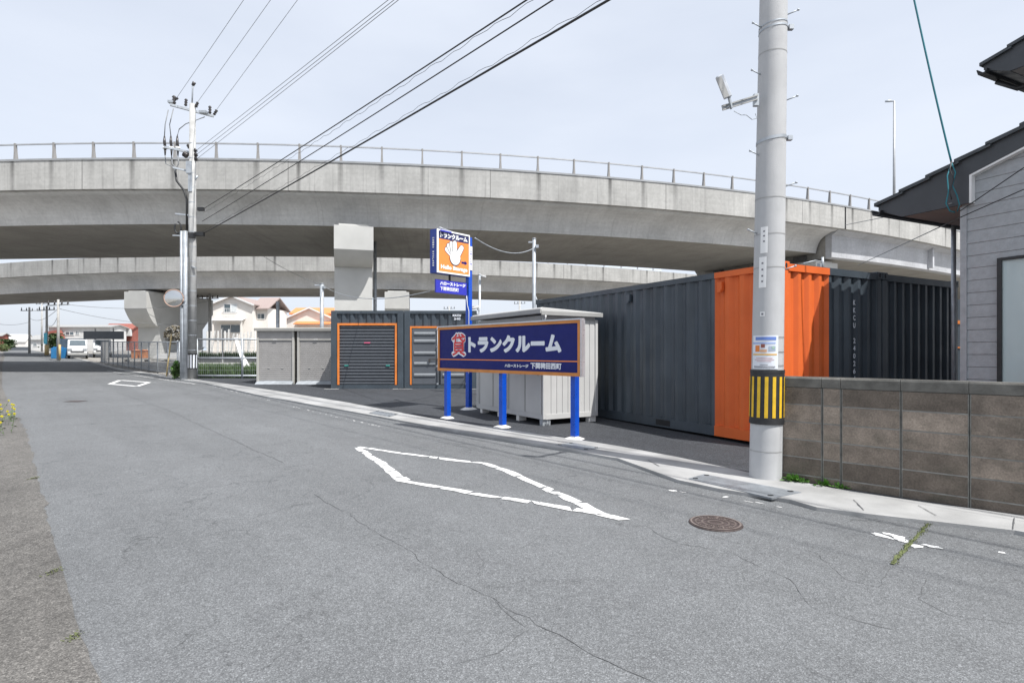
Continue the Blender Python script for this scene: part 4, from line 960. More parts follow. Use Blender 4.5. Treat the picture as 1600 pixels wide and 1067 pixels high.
for px, py0, rad, lab in ((283.5, 360, .055, 'galvanised cable duct nearest the road mirror'), (289.5, 360, .085, 'thick galvanised duct beside the old pole shaft'), (286, 480, .05, 'short galvanised duct between the two taller ones')):
    v = P(px, 592, YO - .35); b = MB(); zt = EYE + (550 - py0) / F * (YO - .35); b.tube([(0, 0, 0), (0, 0, zt - v.z)], rad, 12); o = b.build('cable_duct', M_galv); o.location = (v.x, v.y, G(v.y) + .02); tag(o, lab, 'cable duct', 'ducts strapped to the old pole')
# convex road mirror
mc = P(271.5, 466, 23.4)
r = empty('road_mirror', (mc.x, mc.y, mc.z), R(20), 'round convex road mirror mounted high on the ducts of the old pole', 'road mirror')
b = MB(); n = 32; Rm = .35; vs = [(0, -.07, 0)]; fs = []
for j in range(1, 5):
    for k in range(n): a = 2 * math.pi * k / n; rr = Rm * j / 4; vs.append((rr * math.cos(a), -.07 + .07 * (j / 4) ** 2, rr * math.sin(a)))
for k in range(n): fs.append((0, 1 + (k + 1) % n, 1 + k))
for j in range(3):
    for k in range(n): fs.append((1 + j * n + k, 1 + j * n + (k + 1) % n, 1 + (j + 1) * n + (k + 1) % n, 1 + (j + 1) * n + k))
b.add(vs, [f[::-1] for f in fs], 0, True); b.build('mirror_face', M_mirror, r)
b = MB(); pts = [(Rm * math.cos(a), 0, Rm * math.sin(a)) for a in [2 * math.pi * u / 32 for u in range(33)]]; b.tube(pts, .022, 6); b.build('rim', pm('rim_brown', (.42, .28, .22), .6), r)
b = MB(); b.tube([(Rm * math.cos(2 * math.pi * k / n) * (1 if s < 1 else .4), .02 + .08 * s, Rm * math.sin(2 * math.pi * k / n) * (1 if s < 1 else .4)) for s in (0,) for k in range(2)], .01)
b = MB(); vs = [(q * math.cos(2 * math.pi * k / n), y, q * math.sin(2 * math.pi * k / n)) for q, y in ((Rm, .01), (.2, .1)) for k in range(n)]; b.add(vs, [(k, (k + 1) % n, n + (k + 1) % n, n + k) for k in range(n)] + [tuple(range(n, 2 * n))]); b.build('back_shell', M_shedtrim, r)
b = MB(); b.bar((0, .1, 0), (.42, .0, -.1), .04, .04); b.bar((.2, .08, -.25), (.45, .05, -.25), .04, .04); b.build('bracket', M_galv, r)
b = MB(); b.tube([P(260, 588, 24.3), P(264, 555, 24.4), P(268, 522, 24.5)], .03, 7); tag(b.build('bamboo_pole', M_bamboo), 'yellowish bamboo pole leaning on the mesh fence under the road mirror', 'bamboo pole')

# ------------------------------------------------------------ cables
def cable(pts3, rad, name, m, lab, grp, sag=.0, n=28):
    A, B = Vector(pts3[0]), Vector(pts3[1]); pts = []
    for i in range(n + 1):
        t = i / n; p = A.lerp(B, t); p.z -= sag * 4 * t * (1 - t); pts.append(p)
    b = MB(); b.tube(pts, rad, 6); return tag(b.build(name, m), lab, 'cable', grp)
def ray(p0, px1, py1, Yp, Yend):   # straight on from p0 through a point over the road, to Yend
    q = P(px1, py1, Yp); t = (p0.y - Yend) / (p0.y - q.y); return p0.lerp(q, t)
for i, (a, c, rad, Yp) in enumerate((((317, 327), (822, -24), .013, 8.6), ((316, 346), (863, -24), .012, 8.6), ((314, 367), (950, -24), .020, 8.6))):
    p0 = P(*a, YO + .5); e = ray(p0, c[0], c[1] , Yp, -14)
    cable((p0, e), rad, 'overhead_cable', M_cable, ['highest of the three thick black cables running from the old pole over the road', 'middle one of the three thick black cables from the old pole', 'lowest and thickest black cable from the old pole, above the hand sign'][i], 'thick cables over the road', .25)
for i, (a, c, dz) in enumerate((((318, 333), (828, -22), -.07), ((314, 363), (938, -24), .09))):
    p0 = P(*a, YO + .5); e = ray(p0, c[0], c[1], 8.6, -14); b = MB(); A, B = p0, e; n = 260; pts = []
    for k in range(n + 1):
        t = k / n; p = A.lerp(B, t); p.z -= .25 * 4 * t * (1 - t) - .02 * math.sin(k * 1.9) - .012 * math.sin(k * .7); pts.append(p)
    b.tube(pts, .005, 4); tag(b.build('lashing_wire', M_cable), ['wavy thin wire hanging along the highest thick black cable', 'wavy thin wire running just above the lowest thick black cable'][i], 'cable', 'wires lashed to the thick cables')
for i, (a, c) in enumerate((((277, 152), (378, 0)), ((308, 161), (420, 0)), ((339, 171), (462, 0)), ((306, 236), (597, 0)), ((307, 242), (606, 0)), ((307, 249), (613, 0)))):
    p0 = P(*a, YO); Yp = 17.5 if i < 3 else 13.4; e = ray(p0, c[0], c[1], Yp, -14)
    cable((p0, e), .008, 'power_line', M_thincable, ['thin power line from the left end of the top crossarm', 'thin power line from the middle of the top crossarm', 'thin power line from the right end of the top crossarm', 'upper line of the close trio from the black insulators', 'middle line of the close trio from the black insulators', 'lower line of the close trio from the black insulators'][i], 'thin power lines of the old pole', .15)
# hairy messenger wire hanger dots on the thick cable
a = P(1487, 256, 7.15); c = a.lerp(P(1431, -2, 7.3), 1.9) 
cable((a, c), .011, 'service_cable', M_teal, 'dark teal service cable coming down to the eave of the grey house', 'service cables of the house', .12)
b = MB(); Yc = 7.09
for pts in ([(1487, 255), (1480, 275), (1482, 300), (1478, 318), (1484, 330), (1492, 332)], [(1487, 255), (1493, 270), (1488, 290), (1495, 305), (1499, 320), (1496, 330)], [(1487, 252), (1484, 265), (1490, 280), (1484, 300), (1487, 312)]):
    b.tube([P(px, py, Yc - .02 * i) for i, (px, py) in enumerate(pts)], .0075, 6, len(b.v) // 60 % 3)
b2 = tag(b.build('cable_coil', [M_teal, M_cable, M_galv]), 'loose tangle of teal wires hanging at the roof edge of the grey house', 'cable coil')
for i, ((x0_, y0_), (x1_, y1_)) in enumerate((((1487, 318), (1320, 352)), ((1530, 326), (1340, 415)))):
    cable((P(x0_, y0_, 7.1), P(x1_, y1_, 13.0)), .007, 'thin_wire', M_thincable, ['thin wire from the house eave to the viaduct side, upper', 'thin wire from the house wall down towards the container roof'][i], 'thin wires left of the house', .0)
for i, ((x0_, y0_), (x1_, y1_)) in enumerate((((1500, 330), (1600, 262)), ((1500, 340), (1600, 296)))):
    cable((P(x0_, y0_, 6.98), P(x1_, y1_, 6.4)), .006, 'thin_wire', M_cable, ['upper black wire crossing the gable of the grey house', 'lower black wire crossing the gable of the grey house'][i], 'wires across the gable', .0)
cable((P(742, 372, 13.3), P(834, 388, 19)), .014, 'white_cable', M_galv, 'white cable sagging from the hand sign to the galvanised pole behind', None, .25)
cable((P(505, 447, 26), P(672, 455, 13.3)), .012, 'white_cable', M_galv, 'white cable sagging from the post behind the shutter boxes to the hand sign', None, .35)
cable((P(505, 447, 26), P(390, 385, 40)), .012, 'thin_wire', M_thincable, 'thin wire rising left from the post behind the shutter boxes', None, .2)

# galvanised poles behind
def gpole(px, pyt, Y, rad, lab, extra=None):
    x = (px - 800) / F * Y; r = empty('steel_pole', (x, Y, G(Y)), 0, lab, 'steel pole'); zt = EYE + (550 - pyt) / F * Y - G(Y)
    b = MB(); b.tube([(0, 0, 0), (0, 0, zt)], rad, 12); b.build('shaft', M_galv, r); b = MB(); b.tube([(0, 0, zt), (0, 0, zt + .03)], rad * 1.15, 12); b.build('cap', M_galv, r)
    return r, zt
r, zt = gpole(834.5, 374, 19, .06, 'galvanised pole with small fittings rising behind the shed roof')
b = MB(); b.cbox((-.08, 0, zt - .1), (.22, .08, .05)); b.cbox((.1, -.06, zt - .25), (.1, .1, .1)); b.tube([(.05, 0, zt - 1.9), (.12, 0, zt - 2.1), (.4, 0, zt - 2.2)], .02, 6); b.build('fitting', M_galv, r)
r, zt = gpole(503, 444, 26, .09, 'galvanised post with a wire clamp behind the gap of the shutter boxes')
b = MB(); b.cbox((-.15, 0, zt - .05), (.35, .08, .06)); b.cbox((.1, -.05, zt - .15), (.12, .1, .12)); b.build('fitting', M_galv, r)
r, zt = gpole(434, 472, 30, .09, 'pale post between the cream house and the orange roofed house')
r, zt = gpole(749.5, 430, 17, .035, 'slim pole carrying two white security cameras behind the shed')
def seccam(px, py, Y, s, lab, flip=1):
    p = P(px, py, Y); r = empty('security_camera', p, R(25), lab, 'security camera', 'white security cameras')
    b = MB(); b.tube([(-.17 * s * flip, 0, -.03 * s), (.15 * s * flip, 0, .04 * s)], [.055 * s, .06 * s], 12); b.build('body', M_white, r)
    b = MB(); b.tube([(-.176 * s * flip, 0, -.031 * s), (-.186 * s * flip, 0, -.033 * s)], .045 * s, 12); b.build('lens', M_dark, r)
    b = MB(); b.box((-.2 * s, -.065 * s, .055 * s), (.15 * s, .065 * s, .075 * s)); b.build('sun_shield', M_white, r)
    b = MB(); b.tube([(.1 * s * flip, 0, 0), (.14 * s * flip, 0, -.1 * s), (.2 * s * flip, 0, -.1 * s)], .02 * s, 6); b.build('bracket', M_galv, r)
seccam(742, 481, 16.9, .75, 'white security camera low on the slim pole, just above the shed roof')
seccam(755, 432, 16.9, .5, 'small pale camera at the top of the slim pole', -1)
def farpole(px, pyt, pyb, Y, lab, grp, arm=True, rad=.15, m=None, rz=0):
    x = (px - 800) / F * Y; r = empty('utility_pole', (x, Y, G(Y)), rz, lab, 'utility pole', grp); zt = EYE + (550 - pyt) / F * Y - G(Y)
    b = MB(); b.tube([(0, 0, 0), (0, 0, zt)], [rad, rad * .7], 10); b.build('shaft', m or M_poleold, r)
    if arm:
        b = MB(); b.bar((-.9, 0, zt - .5), (.9, 0, zt - .4), .1, .1); b.build('crossarm', M_galv, r)
        for x in (-.8, -.3, .3, .8):
            b = MB(); b.tube([(x, 0, zt - .45), (x, 0, zt - .1)], [.07, .04], 6); b.build('insulator', M_blackins, r)
    return r, zt
g_ = 'far utility poles'
r, z = farpole(46, 480, 548, 75, 'leaning far utility pole with crossarm, leftmost of the distant group', g_, True, .15, rz=.9)
farpole(65.5, 470, 547, 85, 'thin brownish far pole between the leftmost one and the pole with the blue tag', g_, True, .14)
r, z = farpole(73, 478, 552, 62, 'far pole with a small sky-blue tag and yellow guard', g_, True, .14)
b = MB(); b.cbox((0, -.16, 1.9), (.34, .06, 1.2)); b.build('blue_tag', pm('sky_tag', (.1, .5, .65), .5), r); b = MB(); b.tube([(0, 0, .1), (0, 0, 1.2)], .2, 10); b.build('guard_band', M_bamboo, r)
r, z = farpole(91, 468, 560, 47, 'nearest of the distant poles, grey with a tan guard sleeve by the parked van', g_, True, .12)
b = MB(); b.tube([(.12, 0, .1), (.12, 0, 1.35)], .09, 10); b.build('guard_band', M_bamboo, r)
farpole(328, 460, 560, 60, 'dim pole behind the old pole, left of the cream house', g_, True, .2)
farpole(702, 478, 540, 90, 'tiny distant crossarm pole seen above the shuttered containers, left of the hand sign', g_)
farpole(812, 470, 540, 90, 'tiny distant crossarm pole peeking above the shed roof', g_, True, .2)
for i, (a, c, Y0, Y1) in enumerate((((46, 497), (91, 482), 75, 47), ((46, 503), (-40, 495), 75, 60), ((73, 505), (91, 492), 62, 47), ((91, 482), (330, 505), 47, 60), ((91, 474), (328, 470), 47, 60))):
    cable((P(*a, Y0), P(*c, Y1)), .02, 'power_line', M_thincable, ['line between the leaning far pole and the van pole', 'line leaving the leaning far pole to the left', 'sagging line between the blue-tag pole and the van pole', 'lower long line from the van pole towards the cream house', 'upper long line from the van pole towards the cream house'][i], 'distant power lines', .6)

# ------------------------------------------------------------ block wall
w0 = gp(1215, 751); w1 = gp(1600, 811); WD = Vector((w1.x - w0.x, w1.y - w0.y)).normalized(); WA = math.atan2(WD.y, WD.x)
r = empty('block_wall', (w0.x, w0.y, 0), WA, 'weathered brown concrete block wall along the kerb at right', 'wall')
b = MB(); topz = 1.232; cw = .115; ch = .19; Lw = 6.0; gapm = .014; zc = topz - cw
# seam columns measured along the wall
def sx(px):
    t = 0
    for _ in range(50):
        q = Vector((w0.x, w0.y)) + WD * t; cur = 800 + q.x / q.y * F; t += (px - cur) * .004
    return t
seams = [0.0, sx(1284), sx(1313.5), sx(1407), sx(1514)]; bl = seams[4] - seams[3]
while seams[-1] < Lw: seams.append(seams[-1] + bl)
rows = []; z = zc
while z > -.25: rows.append((z - ch, z)); z -= ch
mor = MB(); mor.box((0.002, .0035, -.3), (Lw, .115, zc)); mor.build('mortar', M_mortar, r)
bb = MB()
for (a, c) in zip(seams, seams[1:]):
    for k, (za, zb) in enumerate(rows):
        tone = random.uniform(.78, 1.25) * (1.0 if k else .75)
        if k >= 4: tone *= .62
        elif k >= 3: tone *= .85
        e = .004; x0_, x1_, z0_, z1_ = a + gapm, c - gapm / 2, za + gapm * .7, zb
        vs = [(x0_, .006, z0_), (x1_, .006, z0_), (x1_, .006, z1_), (x0_, .006, z1_), (x0_ + e, 0, z0_ + e), (x1_ - e, 0, z0_ + e), (x1_ - e, 0, z1_ - e), (x0_ + e, 0, z1_ - e)]
        bb.add(vs, [(4, 5, 6, 7), (0, 1, 5, 4), (1, 2, 6, 5), (2, 3, 7, 6), (3, 0, 4, 7)], 0, False, tone)
bb.build('block_face', M_block, r)
sj = MB()
for sx_ in seams[1:]: sj.box((sx_ - .001, .0005, -.3), (sx_ + .008, .006, zc))
sj.build('seam', pm('seam_dark', (.055, .055, .048), .9, .3, 10), r)
b = MB()
for (a, c) in zip(seams, seams[1:]):
    b.prism([(-.006, zc + .004), (-.010, topz - .02), (.004, topz), (.118, topz), (.125, topz - .02), (.121, zc + .004)], 0, a + .002, c - .002)
b.build('coping', M_cope, r)

# ------------------------------------------------------------ grey house at right
HA = R(-64.5); P0 = Vector((5.63, 7.12)); gz = .1
r = empty('house', (P0.x, P0.y, 0), HA, 'grey sided house with dark tiled roof behind the block wall', 'house')
SL = .317; zr = lambda s: 3.625 + SL * s                         # rake underside of board along the wall
Lh = 4.6; wi = 7.0
prof = [(0, gz), (Lh, gz), (Lh, zr(Lh)), (.11, zr(.11)), (.10, 3.33), (0, 3.33)]
b = MB(); b.prism([(s, z) for s, z in prof], 1, .012, .20); 
# clapboard siding rows
sd_ = MB(); z = gz; row = .152; k = 0
while z < zr(Lh):
    zt2 = min(z + row, zr(Lh)); s0 = 0 if z < 3.33 else max(0, (z - 3.625) / SL)
    s0 = max(0.0, s0)
    if s0 < Lh:
        cut = [s0]
        if z < 1.49 + .98 and z + row > .5: spans = [(s0, 1.6)] if False else [(s0, Lh)]
        else: spans = [(s0, Lh)]
        for a, c in spans: sd_.add([(a, -.001, z + .006), (c, -.001, z + .006), (c, .004, zt2), (a, .004, zt2), (a, .010, z), (c, .010, z)], [(0, 1, 2, 3), (4, 5, 1, 0)])
    z += row; k += 1
wl = b.build('wall', M_siding, r)
sd_.build('siding', M_siding, wl)
b = MB(); b.box((-.02, -.012, gz), (.05, .0, 3.31)); b.build('corner_trim', M_siding, r)
b = MB(); b.prism([(0, gz), (0, 3.33), (wi, 3.33), (wi, gz)], 0, -.0, .012 ); b.build('side_wall', M_siding, r)
# window: place by columns 1562 and beyond
def hs(px, y=0.0):
    o = P0 + Vector((math.cos(HA + R(90)), math.sin(HA + R(90)))) * y; d = Vector((math.cos(HA), math.sin(HA))); k = (px - 800) / F
    return (k * o.y - o.x) / (d.x - k * d.y)
ws = hs(1561); Zw = P0.y + math.sin(HA) * ws; wt = EYE + (550 - 404) / F * Zw; we = ws + 1.7; wb = .72
b = MB(); t = .035
b.box((ws, -.05, wt - t), (we, .01, wt)); b.box((ws, -.05, wb), (we, .01, wb + t)); b.box((ws, -.05, wb + t), (ws + t * 1.3, .01, wt - t)); b.box((we - t, -.05, wb + t), (we, .01, wt - t)); b.box(((ws + we) / 2, -.04, wb + t), ((ws + we) / 2 + t, .01, wt - t)); wf = b.build('window', M_black, r)
b = MB(); vs = []; nn = 60
for k in range(nn + 1):
    x = ws + t + (we - ws - 2 * t) * k / nn; vs += [(x, -.012 + .006 * math.sin(k * 1.3), wb + t), (x, -.012 + .006 * math.sin(k * 1.3), wt - t)]
b.add(vs, [(2 * k, 2 * k + 2, 2 * k + 3, 2 * k + 1) for k in range(nn)], 0, True); b.build('curtain', M_curtain, wf)
mg, tg, bgl = newmat('pane_glass'); bgl.inputs['Base Color'].default_value = (.7, .8, .8, 1); bgl.inputs['Roughness'].default_value = .03; bgl.inputs['Alpha'].default_value = .35; bgl.inputs['Specular IOR Level'].default_value = .9
b = MB(); b.box((ws + t, -.032, wb + t), (we - t, -.027, wt - t)); b.build('pane', mg, wf)
def roofset(par, tipz, x_off, y_off, Lr, dep, tag_top=True):
    # rake board outline in (s, z), s=0 above the wall corner; overhang .36 towards the viewer
    of = -.085 + y_off; s0 = x_off
    Z = lambda s: tipz + SL * s
    board = [(s0 - .985, Z(-.985) + .10), (s0 - .675, Z(0) - .36), (s0 + .11, Z(0) - .36), (s0 + .11, Z(.11) - .05), (s0 + Lr, Z(Lr) - .05), (s0 + Lr, Z(Lr) + .165), (s0 - .985, Z(-.985) + .165)]
    b = MB(); b.prism(board, 1, of, of + .03); b.build('rake_board', M_fascia, par)
    b = MB(); b.prism([(s0 + .111, Z(0) - .36), (s0 + .137, Z(0) - .36), (s0 + .137, Z(.137) - .075), (s0 + Lr, Z(Lr) - .075), (s0 + Lr, Z(Lr) - .051), (s0 + .111, Z(.111) - .051)], 1, of + .004, of + .084); b.build('white_trim', M_white, par)
    b = MB(); b.add([(s0 - .675, of + .031, Z(0) - .355), (s0 + .109, of + .031, Z(0) - .355), (s0 + .109, of + dep, Z(0) - .355), (s0 - .675, of + dep, Z(0) - .355)], [(0, 1, 2, 3)]); b.build('soffit', M_soff, par)
    b = MB(); cs = .33; n = int((Lr + .985) / cs) + 1
    for k in range(n):
        a = -1.02 + k * cs; c = a + cs + .05; za = Z(a) + .185; zc_ = Z(c) + .145
        b.add([(s0 + x, of - .045 + yy, z) for x, z in ((a, za + .035), (c, zc_ + .04), (c, zc_), (a, za - .012)) for yy in (0, dep + .045)], [(0, 1, 3, 2), (2, 3, 5, 4), (4, 5, 7, 6), (6, 7, 1, 0), (0, 2, 4, 6), (7, 5, 3, 1)])
    b.build('roof', M_tile, par)
    b = MB(); gx = s0 - .96; gzz = Z(-.985) + .09; b.prism([(gx - .09, gzz + .02), (gx - .07, gzz - .055), (gx + .02, gzz - .06), (gx + .05, gzz + .0), (gx + .03, gzz + .0), (gx + .01, gzz - .04), (gx - .055, gzz - .035), (gx - .075, gzz + .02)], 1, of - .06, of + dep); b.build('gutter', M_black, par)
    b = MB(); b.prism([(s0 - .985, Z(-.985) + .09), (s0 - .985, Z(-.985) + .165), (s0 - .955, Z(-.955) + .165), (s0 - .665, Z(0) - .35), (s0 - .675, Z(0) - .36)], 1, of + .0305, of + dep); b.build('fascia', M_fascia, par)
roofset(r, 3.685, 0, 0, Lh + .1, wi)
# upper storey set back to the right
tip = P(1530, 99, 8.3); dlt = Vector((tip.x - P0.x, tip.y - P0.y)); us_ = dlt.x * math.cos(HA) + dlt.y * math.sin(HA); uy_ = -dlt.x * math.sin(HA) + dlt.y * math.cos(HA)
xo = us_ + 1.02; yo = uy_ + .13; tz = tip.z - .22 + SL * 1.02
b = MB(); b.prism([(xo, 3.6), (xo + 4.2, 3.6), (xo + 4.2, tz + SL * 4.2 - .06), (xo, tz - .29)], 1, yo + .02, yo + .2); b.prism([(xo, 3.4), (xo + .1, 3.4), (xo + .1, tz - .29), (xo, tz - .29)], 1, yo + .201, yo + 5); b.build('upper_wall', M_siding, r)
roofset(r, tz, xo, yo, 4.0, 5.0)
b = MB(); b.tube([(xo - 1.0, yo + .3, tz - .30), (xo - .75, yo + .3, tz - .50), (xo - .02, yo + .3, tz - .52)], .035, 10); b.build('downpipe', M_black, r)
# steel pipe between container and house
v = P(1490, 600, 8.6); b = MB(); b.tube([(0, 0, 0), (0, 0, 3.6)], .032, 12); o = b.build('drain_pipe', M_galv); o.location = (v.x, v.y, .05); tag(o, 'vertical steel pipe at the left corner of the grey house', 'drain pipe')

# ------------------------------------------------------------ fences
def post_fence(root, pts, gap, hgt, railz, rad=.03, mesh_=True):
    path = [Vector(p) for p in pts]; 
    for a, c in zip(path, path[1:]):
        for z in railz: b = MB(); b.tube([(a.x, a.y, a.z + z), (c.x, c.y, c.z + z)], rad * .8, 8); b.build('rail', M_galv, root)
    tot = 0; segs = []
    for a, c in zip(path, path[1:]): segs.append((a, c, (c - a).length)); tot += (c - a).length
    d = 0
    while d <= tot + .01:
        e = d
        for a, c, l in segs:
            if e <= l + .02: p = a.lerp(c, min(1, e / l)); break
            e -= l
        b = MB(); b.tube([(0, 0, -.05), (0, 0, hgt)], rad, 8); o = b.build('post', M_galv, root); o.location = p; d += gap
    if mesh_:
        b = MB()
        for a, c, l in segs:
            n = int(l / .09)
            for i in range(n):
                p = a.lerp(c, i / n); b.tube([(p.x, p.y, p.z + .06), (p.x, p.y, p.z + hgt - .02)], .0028, 4, 0, False)
            for k in range(1, 9):
                z = hgt * k / 9; b.tube([(a.x, a.y, a.z + z), (c.x, c.y, c.z + z)], .0035, 4, 0, False)
        b.build('wire_mesh', M_galv, root)
fp = [gp(px, py) for px, py in ((268, 587.5), (228, 581.5), (186, 573.5), (150, 566.0))]
r = empty('mesh_fence', (0, 0, 0), 0, 'galvanised mesh fence along the far side of the road below the viaducts', 'fence')
post_fence(r, [(v.x + .25, v.y + .2, G(v.y)) for v in fp], 2.0, 1.62, (1.6, .1))
fq = fp[-1]; r = empty('slat_fence', (0, 0, 0), 0, 'dark lattice fence end piece by the white van', 'fence')
e0 = Vector((fq.x + .25, fq.y + .2, G(fq.y))); e1 = Vector((e0.x - 1.9, e0.y + 3.5, G(e0.y + 3.5)))
b = MB(); 
for i in range(26): p = e0.lerp(e1, i / 26); b.bar((p.x, p.y, p.z), (p.x, p.y, p.z + 1.6), .05, .03)
b.build('slat', M_shedtrim, r); b = MB(); b.bar(e0 + Vector((0, 0, 1.6)), e1 + Vector((0, 0, 1.6)), .05); b.bar(e0 + Vector((0, 0, .2)), e1 + Vector((0, 0, .2)), .05); b.build('rail', M_shedtrim, r)
r = empty('mesh_fence', (0, 0, 0), 0, 'galvanised wire fence in front of the grass, between the old pole and the shutter boxes', 'fence')
YF = 24.2; xs_ = [(px - 800) / F * YF for px in (308, 318, 402)]
post_fence(r, [(xs_[0], YF, G(YF)), (xs_[2] + .6, YF, G(YF))], 1.92, 1.72, (1.7, .9, .15), .045)
r = empty('wire_fence', (0, 0, 0), 0, 'thin fence posts with a top rail beside the ducts, below the road mirror', 'fence')
v0 = gp(270, 588.0); post_fence(r, [(v0.x + .1, v0.y + .2, G(v0.y)), ((306 - 800) / F * 24.4, 24.4, G(24.4))], 1.4, 1.66, (1.62,), .03)

# ------------------------------------------------------------ vegetation
def leafy(name, centre, rx, ry, rz_, n, size, m, lab, cat, kind=None, grp=None, blades=False):
    b = MB(); c = Vector(centre)
    for _ in range(n):
        while True:
            p = Vector((random.uniform(-1, 1), random.uniform(-1, 1), random.uniform(-1, 1)))
            if p.length < 1 and mn.noise(p * 2.2 + c) > -.18: break
        q = c + Vector((p.x * rx, p.y * ry, p.z * rz_)); s = size * random.uniform(.6, 1.4)
        u = Vector((random.gauss(0, 1), random.gauss(0, 1), random.gauss(0, .6))).normalized(); v = u.cross(Vector((random.gauss(0, 1), random.gauss(0, 1), random.gauss(0, 1)))).normalized()
        b.add([q - u * s, q + v * s * .5, q + u * s, q - v * s * .5], [(0, 1, 2, 3)], random.choice((0, 0, 1)))
    o = b.build(name, m); return tag(o, lab, cat, grp, kind)
def grass(name, poly_fn, n, h, m, lab, kind='stuff', cat='grass'):
    b = MB()
    for _ in range(n):
        x, y = poly_fn(); z = G(y) - .03; hh = h * random.uniform(.45, 1.15) * (1 + .5 * mn.noise(Vector((x * .8, y * .8, 0)))); a = random.uniform(0, 6.28); w = .012 + .01 * random.random(); dx, dy = math.cos(a) * w, math.sin(a) * w; lx, ly = random.gauss(0, .25) * hh, random.gauss(0, .25) * hh
        b.add([(x - dx, y - dy, z), (x + dx, y + dy, z), (x + dx * .7 + lx * .5, y + dy * .7 + ly * .5, z + hh * .6), (x + lx, y + ly, z + hh), (x - dx * .7 + lx * .5, y - dy * .7 + ly * .5, z + hh * .6)], [(0, 1, 2, 3, 4)], random.choice((0, 0, 1)))
    return tag(b.build(name, m), lab, cat, kind=kind)
XG = lambda px, Y: (px - 800) / F * Y
grass('grass', lambda: (lambda y: (random.uniform(XG(304, y), XG(404, y) + .0), y))(random.uniform(24.5, 28.5)), 9000, .55, [M_green, M_green2], 'green grass behind the wire fence by the old pole')
grass('grass', lambda: (lambda y: (random.uniform(XG(300, y), XG(420, y)), y))(random.uniform(43.5, 46.5)), 6000, .8, [M_green2, M_green], 'darker weeds on the higher bank below the white stakes')
leafy('shrub', (XG(276, 24.3) , 24.3, G(24) + .35), .22, .2, .45, 500, .07, [M_green, M_weed], 'small green bush at the foot of the ducts beside the old pole', 'shrub')
leafy('shrub', (XG(274, 47), 47, 2.9), .8, .8, .8, 1800, .12, [M_drybrush, M_poleold], 'dry brownish treetop behind the ducts, below the mirror', 'shrub')
def weedplant(px, py, s, lab):
    c = gp(px, py); b = MB()
    for _ in range(int(46 * s)):
        a = random.uniform(0, 6.28); el = random.uniform(.2, 1.3); L = random.uniform(.05, .12) * s; d = Vector((math.cos(a) * math.cos(el), math.sin(a) * math.cos(el), math.sin(el))); base = Vector((random.gauss(0, .035 * s), random.gauss(0, .02), .0))
        sd2 = d.cross(Vector((0, 0, 1))).normalized() * L * .22; mid = base + d * L * .55; tip_ = base + d * L + Vector((0, 0, -L * .15))
        b.add([base, mid + sd2, tip_, mid - sd2], [(0, 1, 2, 3)])
    o = b.build('weed', M_weed); o.location = (c.x, c.y, c.z + .035); tag(o, lab, 'weed', 'weeds at the wall foot')
weedplant(1241, 756, 1.1, 'largest green weed at the wall foot, right beside the striped pole')
weedplant(1256, 758.5, .7, 'low weed just right of the largest one at the wall foot')
weedplant(1288, 763, .9, 'upright green weed alone in the middle of the wall foot row')
weedplant(1314, 767.5, .7, 'rightmost small weed growing at the foot of the block wall')
for i, (px, py) in enumerate(((86, 893), (120, 995), (52, 748))):
    c = gp(px, py); b = MB()
    for _ in range(60):
        a = random.uniform(0, 6.28); q = Vector((random.gauss(0, .02), random.gauss(0, .035), 0)); L = random.uniform(.008, .02); b.add([q, q + Vector((math.cos(a) * L, math.sin(a) * L, L * .6)), q + Vector((math.cos(a + .5) * L, math.sin(a + .5) * L, L * .3))], [(0, 1, 2)])
    o = b.build('weed', M_moss); o.location = (c.x, c.y, c.z + .004); tag(o, ['tiny green tuft at the road edge, middle left', 'yellowish moss tuft at the road edge near the bottom left', 'small tuft at the road edge below the yellow flowers'][i], 'weed')
b = MB(); fb = MB()
for _ in range(46):
    px = random.uniform(-70, 24); py = random.uniform(640, 682); c = gp(px, py); hh = random.uniform(.12, .38); t = c + Vector((random.gauss(0, .05), random.gauss(0, .05), hh)); b.tube([c, t], .003, 4, 0, False)
    for _ in range(3): q = c.lerp(t, random.uniform(.1, .7)); a = random.uniform(0, 6.28); b.add([q, q + Vector((.05 * math.cos(a), .05 * math.sin(a), .02)), q + Vector((.07 * math.cos(a + .3), .07 * math.sin(a + .3), .0))], [(0, 1, 2)])
    n = 7; fb.add([t] + [t + Vector((.026 * math.cos(2 * math.pi * k / n), -.01, .022 * math.sin(2 * math.pi * k / n))) for k in range(n)] , [(0, 1 + k, 1 + (k + 1) % n) for k in range(n)]); fb.add([t + Vector((.024 * math.cos(2 * math.pi * k / n), .024 * math.sin(2 * math.pi * k / n), .006)) for k in range(n)], [tuple(range(n))])
rf = empty('flower_clump', (0, 0, 0), 0, 'clump of small yellow flowers on the road shoulder at far left', 'flowers'); b.build('stems', M_green, rf); fb.build('petals', M_flower, rf)

